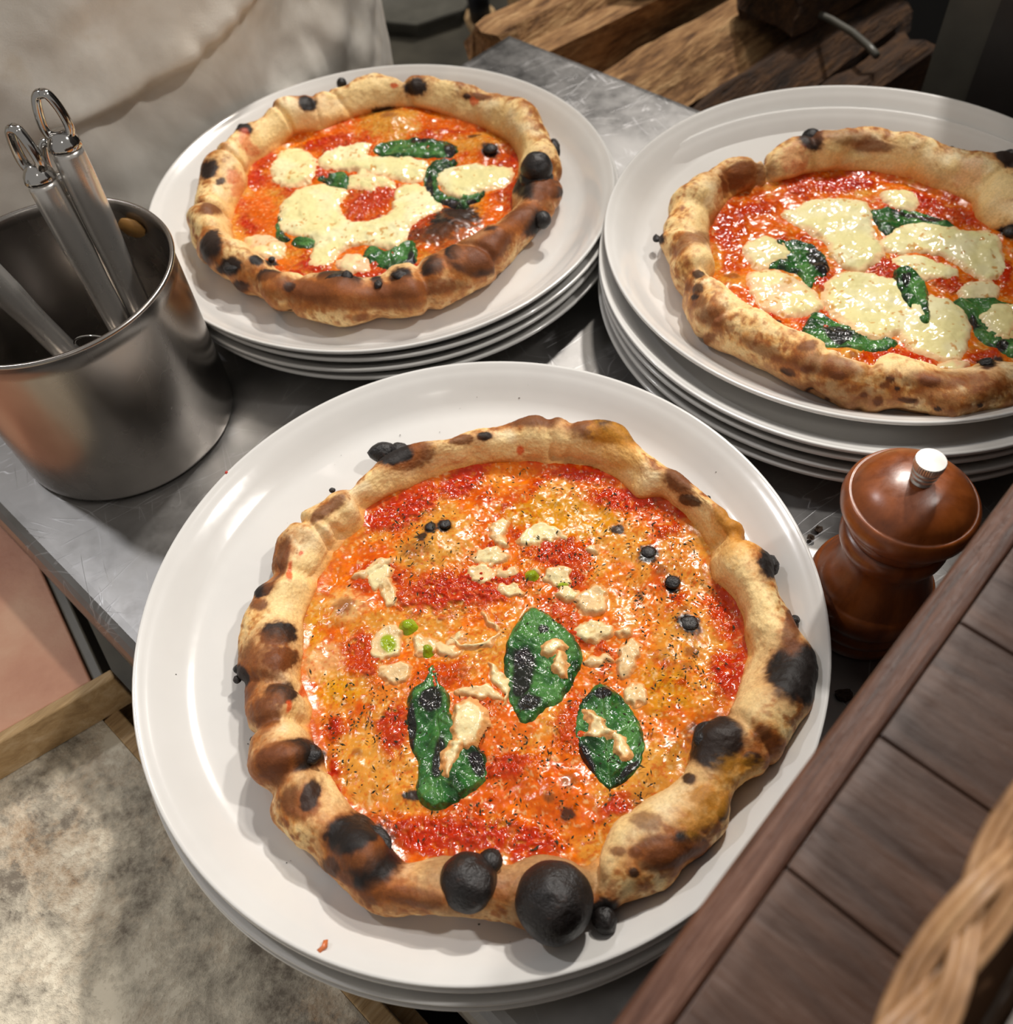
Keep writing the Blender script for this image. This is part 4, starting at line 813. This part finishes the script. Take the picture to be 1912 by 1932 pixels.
def basket():
    z = .214; u0 = .0315; u1 = .24; v0 = -.09; v1 = .30
    r = root('wicker_basket', UV((u0+u1)/2, (v0+v1)/2, BZ), 'tan wicker basket with a thick braided rim on the dark wooden bar', 'basket')
    def corner_path(u0, u1, v0, v1, rc, n=10):
        pts = []
        for cu, cv, a0 in ((u0+rc, v0+rc, 180), (u1-rc, v0+rc, 270), (u1-rc, v1-rc, 0), (u0+rc, v1-rc, 90)):
            for a in np.radians(np.linspace(a0, a0+90, n)): pts.append((cu+rc*math.cos(a), cv+rc*math.sin(a)))
        pts.append(pts[0]); return np.array(pts)
    pth = corner_path(u0-.0025, u1, v0, v1, .02); seg = np.hypot(*np.diff(pth, axis=0).T); L = seg.sum(); cum = np.concatenate([[0], np.cumsum(seg)])
    N = 700; per = L/round(L/.100)
    s_ = np.linspace(0, L, N); pu = np.interp(s_, cum, pth[:, 0]); pv_ = np.interp(s_, cum, pth[:, 1])
    du, dv = np.gradient(pu), np.gradient(pv_); l = np.hypot(du, dv); nu, nv = dv/l, -du/l
    for ph in (0, 1, 2):
        for c in (-1, 0, 1):
            t = 2*np.pi*s_/per+ph*2*np.pi/3
            off = .0036*np.sin(t)+c*.00165; hh = .0022*np.sin(2*t)-.0006*abs(c)
            path = [UV(pu[i]+nu[i]*off[i], pv_[i]+nv[i]*off[i], z+hh[i]) for i in range(N)]
            mesh('rim_cane', *tube(path, .00098, 8, False), M['cane'], r)
    for k in range(11):
        zz = BZ+.004+k*.0042; sh = .004*(1-k/11)
        pt = corner_path(u0+sh, u1-sh, v0+sh, v1-sh, .02); M_ = 260; sg = np.hypot(*np.diff(pt, axis=0).T); cm = np.concatenate([[0], np.cumsum(sg)]); q = np.linspace(0, cm[-1], M_)
        a = np.interp(q, cm, pt[:, 0]); b = np.interp(q, cm, pt[:, 1]); d1, d2 = np.gradient(a), np.gradient(b); l2 = np.hypot(d1, d2)
        w_ = .0016*np.sin(q/.010*np.pi+(k % 2)*np.pi)
        mesh('weave_cane', *tube([UV(a[i]+d2[i]/l2[i]*w_[i], b[i]-d1[i]/l2[i]*w_[i], zz) for i in range(M_)], .0019, 6, False), M['canedark'], r)
    mesh('basket_floor', *boxuv(u0+.006, u1-.006, v0+.006, v1-.006, BZ+.0005, BZ+.004), M['canedark'], r, False)
    # napkin inside
    n = 60; a = np.linspace(u0+.016, u1-.02, n); b = np.linspace(v0+.02, v1-.02, n); A, B_ = np.meshgrid(a, b)
    zt = BZ+.034+.010*fbm(A*20, B_*20, 0*A, 3, 5); e = np.minimum(np.minimum(A-a[0], a[-1]-A), np.minimum(B_-b[0], b[-1]-B_)); zt = zt-.012*np.exp(-e/.004)
    v = np.array([UV(p, q, w_) for p, q, w_ in zip(A.ravel(), B_.ravel(), zt.ravel())])
    vb = np.array([UV(p, q, BZ+.006) for p, q in zip(A.ravel(), B_.ravel())])
    top = grid_faces(n, n, False); f = [tuple(q) for q in top]+[tuple(q[::-1]+n*n) for q in top]
    i = np.arange(n*n).reshape(n, n); ring = list(i[0, :])+list(i[1:, -1])+list(i[-1, :-1][::-1])+list(i[1:-1, 0][::-1])
    f += [(ring[k], ring[(k+1) % len(ring)], ring[(k+1) % len(ring)]+n*n, ring[k]+n*n) for k in range(len(ring))]
    o = mesh('napkin', np.concatenate([v, vb]), f, M['napkin']); tag(o, 'grey folded napkin lying in the wicker basket', 'napkin')
basket()
# ================================================================ left: floured board and terracotta tray
def left_side():
    r = root('floured_board', UV(-.1, -.3, -.12), 'flour dusted wooden pastry board in the lower left corner', 'pastry board')
    n = 160; a = np.linspace(-.62, .055, n); b = np.linspace(-.52, -.022, n); A, B_ = np.meshgrid(a, b)
    x = A.ravel(); y = B_.ravel(); k = fbm(x*14, y*14, 0*x, 4, 91); zt = -.0800+.0010*sstep(-.1, .5, k)+.0007*np.abs(fbm(x*120, y*120, 0*x, 3, 92))*sstep(-.1, .4, k)
    v = np.array([UV(p, q, w_) for p, q, w_ in zip(x, y, zt)])
    mesh('floured_surface', v, grid_faces(n, n, False), M['flour'], r)
    mesh('board', *boxuv(-.62, .055, -.52, -.022, -.105, -.0803), M['pine'], r, False)
    o = mesh('board_rim', *boxuv(-.335, .055, -.0218, -.012, -.105, -.0785), M['pine'], r, False); bevel(o, .001)
    w1 = root('work_counter', UV(-.2, -.3, -Z0), 'low wooden counter carrying the floured board, beside the steel table', 'counter')
    mesh('counter_top', *boxuv(-.95, .058, -.60, -.004, -.135, -.1055), M['pine'], w1, False)
    mesh('counter_body', *boxuv(-.93, .05, -.58, -.02, -Z0, -.1352), M['wall'], w1, False)
    # tray: terracotta slab in a wooden frame, slightly turned
    t = root('slab_tray', UV(-.48, -.12, -.079), 'pinkish terracotta slab in a pale wooden frame beside the steel table', 'tray')
    a = np.array([-.346, -.066]); b = np.array([-.331, -.001]); d = (b-a)/np.linalg.norm(b-a); nrm = np.array([-d[1], d[0]])
    O = b
    def bx(s0, s1, t0, t1, z0, z1, name, mat, lb=None):
        c = [UV(*(O+nrm*s+d*q), z) for z in (z0, z1) for s, q in ((s0, t0), (s1, t0), (s1, t1), (s0, t1))]
        o = mesh(name, c, [(0, 3, 2, 1), (4, 5, 6, 7), (0, 1, 5, 4), (1, 2, 6, 5), (2, 3, 7, 6), (3, 0, 4, 7)], mat, t, False)
        bm_ = bmesh.new(); bm_.from_mesh(o.data); bmesh.ops.recalc_face_normals(bm_, faces=bm_.faces); bm_.to_mesh(o.data); bm_.free()
        bevel(o, .0012)
        if lb: o['label'] = lb
    bx(.0068, .30, -.38, -.013, -.0795, -.0500, 'slab', M['slab'], 'pinkish terracotta slab')
    bx(0, .0066, -.39, -.001, -.0795, -.0485, 'frame_side', M['pine'])
    bx(.0068, .30, -.0125, -.006, -.0795, -.0520, 'frame_side', M['gapmetal'], 'dark grey long side')
    bx(.3002, .307, -.39, -.001, -.0795, -.0485, 'frame_side', M['pine']); bx(.0068, .30, -.39, -.3805, -.0795, -.0485, 'frame_side', M['pine'])
M['gapmetal'] = mat_plain('dull_grey_metal', (104, 98, 84), .45)
left_side()
# ================================================================ firewood, cabinet, far corner
def log(name_seed, u, v0, v1, z, w, h, mat, tilt, yaw, label):
    rs = np.random.RandomState(name_seed); n = 16; m = 26
    shp = np.array([1, .93, .80, .92, 1, .86, .78, .9, 1, .95, .9, .82, .95, .86, .9, .97])*(1+.10*rs.randn(16))
    th = np.linspace(0, 2*np.pi, n, endpoint=False)+rs.rand()*6
    vs = []
    for i in range(m):
        q = i/(m-1); vv = v0+(v1-v0)*q
        k = shp*(1+.10*np.array([vnoise(np.array([math.cos(t)*2+name_seed]), np.array([math.sin(t)*2.0]), np.array([q*7.]), name_seed)[0] for t in th]))
        if i in (0, m-1): k = k*.93
        cu = u+yaw*(q-.5)*(v1-v0); cz = z+tilt*(q-.5)*(v1-v0)
        for a, kk in zip(th, k): vs.append(UV(cu+w*kk*math.cos(a), vv+.01*math.sin(a*3)*(i in (0, m-1)), cz+h*kk*math.sin(a)))
    vs = np.array(vs); f = [tuple(q) for q in grid_faces(m, n)]+[tuple(range(n))[::-1], tuple((m-1)*n+k for k in range(n))]
    o = mesh('firewood_log', vs, f, mat); me = o.data; me.polygons.foreach_set('use_smooth', [False]*len(me.polygons))
    tag(o, label, 'log', 'firewood stacked behind the steel table')
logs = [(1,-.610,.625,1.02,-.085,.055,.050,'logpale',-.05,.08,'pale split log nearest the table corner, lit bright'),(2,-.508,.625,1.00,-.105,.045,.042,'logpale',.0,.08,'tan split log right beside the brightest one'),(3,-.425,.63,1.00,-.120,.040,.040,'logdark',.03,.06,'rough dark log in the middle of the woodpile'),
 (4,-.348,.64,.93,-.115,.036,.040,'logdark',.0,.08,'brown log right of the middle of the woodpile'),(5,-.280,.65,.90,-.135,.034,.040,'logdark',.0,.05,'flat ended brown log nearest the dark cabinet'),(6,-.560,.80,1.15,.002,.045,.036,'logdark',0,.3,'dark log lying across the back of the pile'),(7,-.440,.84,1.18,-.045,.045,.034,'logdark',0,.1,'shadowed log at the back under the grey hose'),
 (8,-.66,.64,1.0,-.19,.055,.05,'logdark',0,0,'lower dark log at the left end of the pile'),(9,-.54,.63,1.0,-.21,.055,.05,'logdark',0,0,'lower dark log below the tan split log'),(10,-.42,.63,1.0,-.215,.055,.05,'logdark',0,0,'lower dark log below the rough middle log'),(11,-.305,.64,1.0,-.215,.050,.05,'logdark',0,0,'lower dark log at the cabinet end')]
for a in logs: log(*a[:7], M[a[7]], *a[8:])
def far():
    o = mesh('wood_bin', *boxuv(-.76, -.245, .60, 1.25, -Z0, -.27), M['wall'], None, False); tag(o, 'dark bin holding up the firewood pile', 'bin')
    r = root('cabinet', UV(.1, .9, -Z0), 'dark upright cabinet behind the right pizza, with a lighter metal edge', 'cabinet')
    mesh('door', *boxuv(-.205, .55, .700, .72, -Z0+.02, .75), M['cabinet'], r, False); mesh('body', *boxuv(-.225, .56, .7205, 1.2, -Z0, .76), M['cabinet'], r, False)
    o = mesh('corner_edge', *boxuv(-.240, -.2055, .702, .72, -Z0, .76), M['cabedge'], r, False); o['label'] = 'lighter grey metal corner strip'
    pts = [P(*q, -.06) for q in ((1490,18),(1530,20),(1570,38),(1610,62),(1640,88),(1655,105))]
    o = mesh('hose', *tube(pts, .0035, 8), M['cabedge']); tag(o, 'thin grey hose lying over the dark logs', 'hose')
    # low shelf with tools seen between apron and wood
    r = root('tool_shelf', UV(-1.25, 1.0, -Z0), 'low dull shelf in the dark gap between the apron and the firewood', 'shelf')
    mesh('shelf_board', *boxuv(-1.6, -.92, .66, 1.5, -.44, -.42), M['floor'], r, False)
    for a, b in ((-1.58, .68), (-.94, .68), (-1.58, 1.48), (-.94, 1.48)): mesh('leg', *boxuv(a-.015, a+.015, b-.015, b+.015, -Z0, -.4402), M['floor'], r, False)
    c = P(780, -25, -.38)
    r = root('steel_tray', (c[0], c[1], Z0-.42), 'steel tray on the low shelf at the top edge of the photo', 'tray')
    pr = [(.0, .002), (.10, .002), (.115, .03), (.125, .032), (.125, .029), (.117, .026), (.103, 0), (0, 0)]
    mesh('tray_body', *lathe(pr, 8, (c[0], c[1], Z0-.42)), M['cabedge'], r, False)
    a = P(898, -30, -.20); b = P(907, 32, -.26); e = P(912, 70, -.30); f = P(913, 95, -.34)
    r = root('brush', (f[0], f[1], f[2]), 'hand brush with a dark blue handle and tan body next to the table corner', 'brush')
    mesh('grip', *tube([a, b], .016, 14), M['black'], r); mesh('brush_body', *tube([b, b*.6+e*.4, e, f], [.024, .020, .016, .010], 12), M['pine'], r)
    a = P(960, -40, -.16); o = mesh('wooden_post', *boxuv(-.90, -.86, .93, .97, -.42, -.14), M['pine'], None, False); tag(o, 'short upright wooden post behind the table corner', 'post')
far()
# ================================================================ the cook
def person():
    c0 = UV(-.745, .333, 0); c0[2] = 0
    r = root('person', tuple(c0), 'standing cook seen only as a stained off-white apron behind the table', 'person')
    F_ = np.array([U[0], U[1], 0]); S_ = np.array([V[0], V[1], 0])
    def W_(f, s, z): return F_*f+S_*s+np.array([0, 0, z])
    def skin(name, verts, edges, mat, rt=0, parent=r):
        me = bpy.data.meshes.new(name); me.from_pydata([tuple(W_(*v[:3])) for v in verts], edges, [])
        o = bpy.data.objects.new(name, me); COL.objects.link(o); o.parent = parent
        m = o.modifiers.new('skin', 'SKIN'); m.use_smooth_shade = True
        for i, v in enumerate(verts):
            sv = me.skin_vertices[0].data[i]; sv.radius = (v[3], v[4] if len(v) > 4 else v[3]); sv.use_root = (i == rt)
        s = o.modifiers.new('sub', 'SUBSURF'); s.levels = 2; s.render_levels = 2; me.materials.append(mat); return o
    vs = [(0,0,.95,.09,.13),(0,0,1.10,.09,.12),(0,0,1.28,.11,.14),(0,0,1.42,.10,.12),(0,0,1.50,.055),(.01,0,1.56,.055),(.02,0,1.66,.085,.09),(.01,0,1.74,.07)]
    es = [(0,1),(1,2),(2,3),(3,4),(4,5),(5,6),(6,7)]
    for s in (-1, 1):
        b = len(vs); vs += [(0,s*.10,.88,.085),(.01,s*.11,.50,.06),(-.01,s*.12,.10,.04),(.10,s*.13,.04,.035)]; es += [(0,b),(b,b+1),(b+1,b+2),(b+2,b+3)]
        b = len(vs); vs += [(-.01,s*.17,1.41,.06),(-.08,s*.22,1.16,.043),(-.17,s*.10,1.02,.030),(-.19,s*.05,.98,.024)]; es += [(3,b),(b,b+1),(b+1,b+2),(b+2,b+3)]
        h = b+3
        for k in range(4):
            g0 = len(vs); o_ = (k-1.5)*.018; vs += [(-.20+.004*k,s*(.05)+o_*.5,.935+abs(o_)*.2,.0085),(-.195,s*.045+o_*.6,.905+abs(o_)*.4,.0075)]; es += [(h,g0),(g0,g0+1)]
        g0 = len(vs); vs += [(-.215,s*.07,.96,.009),(-.22,s*.075,.935,.008)]; es += [(h,g0),(g0,g0+1)]
    skin('body', vs, es, M['skin'])
    tv = [(0,0,.98,.10,.15),(0,0,.90,.10,.15)]; te = [(0,1)]
    for s in (-1, 1):
        b = len(tv); tv += [(-.02,s*.09,.84,.085),(-.02,s*.11,.50,.075),(-.01,s*.12,.12,.065)]; te += [(1,b),(b,b+1),(b+1,b+2)]
    skin('trousers', tv, te, M['trouser'])
    sv_ = [(0,0,.96,.10,.15),(0,0,1.10,.11,.145),(0,0,1.28,.135,.165),(0,0,1.43,.105,.13)]; se = [(0,1),(1,2),(2,3)]
    for s in (-1, 1):
        b = len(sv_); sv_ += [(-.01,s*.18,1.41,.075),(-.08,s*.225,1.20,.06)]; se += [(3,b),(b,b+1)]
    skin('shirt', sv_, se, M['shirt'])
    # head features
    def ball(name, f, s, z, rf, rs_, rz, mat):
        ph = np.linspace(.05, np.pi-.05, 14)[:, None]; th = np.linspace(0, 2*np.pi, 20, endpoint=False)
        d = np.stack([np.sin(ph)*np.cos(th), np.sin(ph)*np.sin(th), np.cos(ph)+0*th], -1).reshape(-1, 3)
        v = np.array([W_(f+a*rf, s+b*rs_, z+c*rz) for a, b, c in d])+c0
        return mesh(name, v, [tuple(q) for q in grid_faces(14, 20)]+[tuple(range(20))[::-1], tuple(13*20+k for k in range(20))], mat, r)
    ball('hair', -.01, 0, 1.70, .095, .092, .085, M['hair'])
    for s in (-1, 1): ball('eye', .093, s*.032, 1.665, .012, .014, .009, M['plate']); ball('ear', .01, s*.092, 1.655, .018, .010, .03, M['skin'])
    ball('nose', .108, 0, 1.645, .016, .013, .022, M['skin']); ball('mouth', .095, 0, 1.605, .010, .026, .007, M['slab'])
    # apron: wrapped sheet with folds, from chest to knee
    n1, n2 = 120, 150
    a = np.linspace(-1.0, 1.0, n1)[:, None]; zz = np.linspace(.42, 1.30, n2)[None, :]
    bell = .178+.014*sstep(1.0, .6, zz)
    hw = np.where(zz > 1.12, .19-.3*(zz-1.12), .192)*(1+0*a)
    s = a*hw; f = .145*np.sqrt(np.clip(1-(np.abs(a)*.86)**2.6, 0, 1))+.02*sstep(1.05, .8, zz)-.02
    f = f+.006*fbm(s*14, zz*5, 0*s, 3, 61)+.006*np.sin(s*38+fbm(s*8, zz*4, 0*s, 2, 62)*3)*sstep(1.02, .6, zz)
    # sagging folds across the front and a shallow pocket hem
    lz = .928+.010*np.sin(s*9+.5)+.22*np.maximum(s+.03, 0)+1.6*np.maximum(s+.02, 0)**2     # hem of the hanging pouch fold
    f = f+.016*sstep(-.002, .004, zz-lz)*np.exp(-np.maximum(zz-lz, 0)/.06)*sstep(-.17, -.11, s)*sstep(.10, .02, s)
    for (s0, z0, sl, wd, am) in ((.02,.86,.5,.013,.007),(-.08,.84,-.3,.012,.006),(.10,.90,1.6,.016,.009),(.05,.80,.9,.012,.008),(-.02,.76,.2,.014,.007),(.14,.88,3.5,.030,.010),(-.12,.90,-2.0,.02,.007),(.08,.98,.6,.014,.008),(-.06,1.0,.3,.015,.008)):
        f = f+am*np.exp(-(((zz-z0)-sl*(s-s0))/(wd*math.hypot(1, sl)))**2)*np.exp(-((s-s0)/.09)**2)
    f = f+.004*fbm(s*45, zz*32, 0*s, 3, 66)
    vv = (F_*f[..., None]+S_*s[..., None]+np.array([0, 0, 1.])*(zz+0*s)[..., None]).reshape(-1, 3)+c0
    o = mesh('apron', vv, grid_faces(n1, n2, False), M['apron'], r); m = o.modifiers.new('solid', 'SOLIDIFY'); m.thickness = .0015
    sol = o.modifiers.new('sub', 'SUBSURF'); sol.levels = 1; sol.render_levels = 1
    # pocket
    px, pz = np.meshgrid(np.linspace(-.10, .11, 60), np.linspace(.80, .965, 50), indexing='ij')
    fi = .147+.003+.006*np.exp(-((pz-.955)/.02)**2)*(1-np.abs(px)/.13)+.003*fbm(px*40, pz*30, 0*px, 3, 71)+.02*sstep(1.05, .8, pz)-.02
    vv = (F_*fi[..., None]+S_*px[..., None]+np.array([0, 0, 1.])*pz[..., None]).reshape(-1, 3)+c0
person()
# ================================================================ crumbs and smears
def crumbs():
    rs = np.random.RandomState(5)
    lab = ['larger burnt crumb on bare steel behind the pepper mill', 'small burnt crumb beside the larger one behind the pepper mill', 'glossy dark food scrap on steel between the front plate and the bar']
    for (px, py, r), lb in zip(((1545,998,7),(1531,1014,6),(1592,1310,14)), lab):
        c = P(px, py, .0022); R = r*depth(c)/FPX
        ph = np.linspace(.05, np.pi-.05, 8)[:, None]; th = np.linspace(0, 2*np.pi, 12, endpoint=False)
        d = np.stack([np.sin(ph)*np.cos(th), np.sin(ph)*np.sin(th), np.cos(ph)+0*th], -1).reshape(-1, 3); k = 1+.35*rs.randn(len(d))*.6
        v = c+d*k[:, None]*R*np.array([1.1, .9, .6]); v[:, 2] = np.maximum(v[:, 2], Z0+.0001)
        o = mesh('crumb', v, [tuple(q) for q in grid_faces(8, 12)]+[tuple(range(12))[::-1], tuple(7*12+k for k in range(12))], M['crumb'], None, False); tag(o, lb, 'crumb')
    pl = PLZ['F'][0]
    def smear(pts, z, mat, name, lb):
        n = len(pts); w2 = [P(a, b, z) for a, b in pts]; c = np.mean(w2, 0); v = list(w2)+[c+[0, 0, .0008]]+[p-[0, 0, .0012] for p in w2]
        f = [(i, (i+1) % n, n) for i in range(n)]+[(i, n+1+i, n+1+(i+1) % n, (i+1) % n) for i in range(n)]
        o = mesh(name, v, f, mat, pl, True); o['label'] = lb
    smear([(600,1803),(598,1792),(607,1784),(610,1774),(618,1772),(617,1786),(608,1794),(603,1804)], .0405, M['smear'], 'sauce_smear', 'small orange sauce smear on the rim')
    smear([(424,893),(425,889),(429,888),(430,891),(427,894)], .0416, M['smear2'], 'sauce_drop', 'tiny red drop on the rim')
    vs = []; fs = []
    for k in range(46):
        a = rs.rand()*6.28; rr = .112+.036*rs.rand(); 
        if rs.rand() < .3: rr = .10+.05*rs.rand()
        px = pl.location[0]+rr*math.cos(a); py = pl.location[1]+rr*math.sin(a); zz = np.interp(rr, [.1, .1335, .1375, .1425, .1495, .155], [.0062, .0072, .0098, .0138, .0192, .022])
        c = np.array([px, py, pl.location[2]+zz+.0001]); s_ = .0002+.0004*rs.rand()**2; o = len(vs)
        vs += [c+[s_, 0, 0], c+[0, s_*.6, 0], c-[s_, 0, 0], c-[0, s_*.7, 0], c+[0, 0, s_*.6]]; fs += [(o, o+1, o+4), (o+1, o+2, o+4), (o+2, o+3, o+4), (o+3, o, o+4)]
    o = mesh('herb_specks', vs, fs, M['herb'], pl, False); o['kind'] = 'stuff'
M['smear'] = mat_plain('sauce_smear', (214, 120, 70), .3); M['smear2'] = mat_plain('sauce_drop', (206, 60, 44), .3)
crumbs()
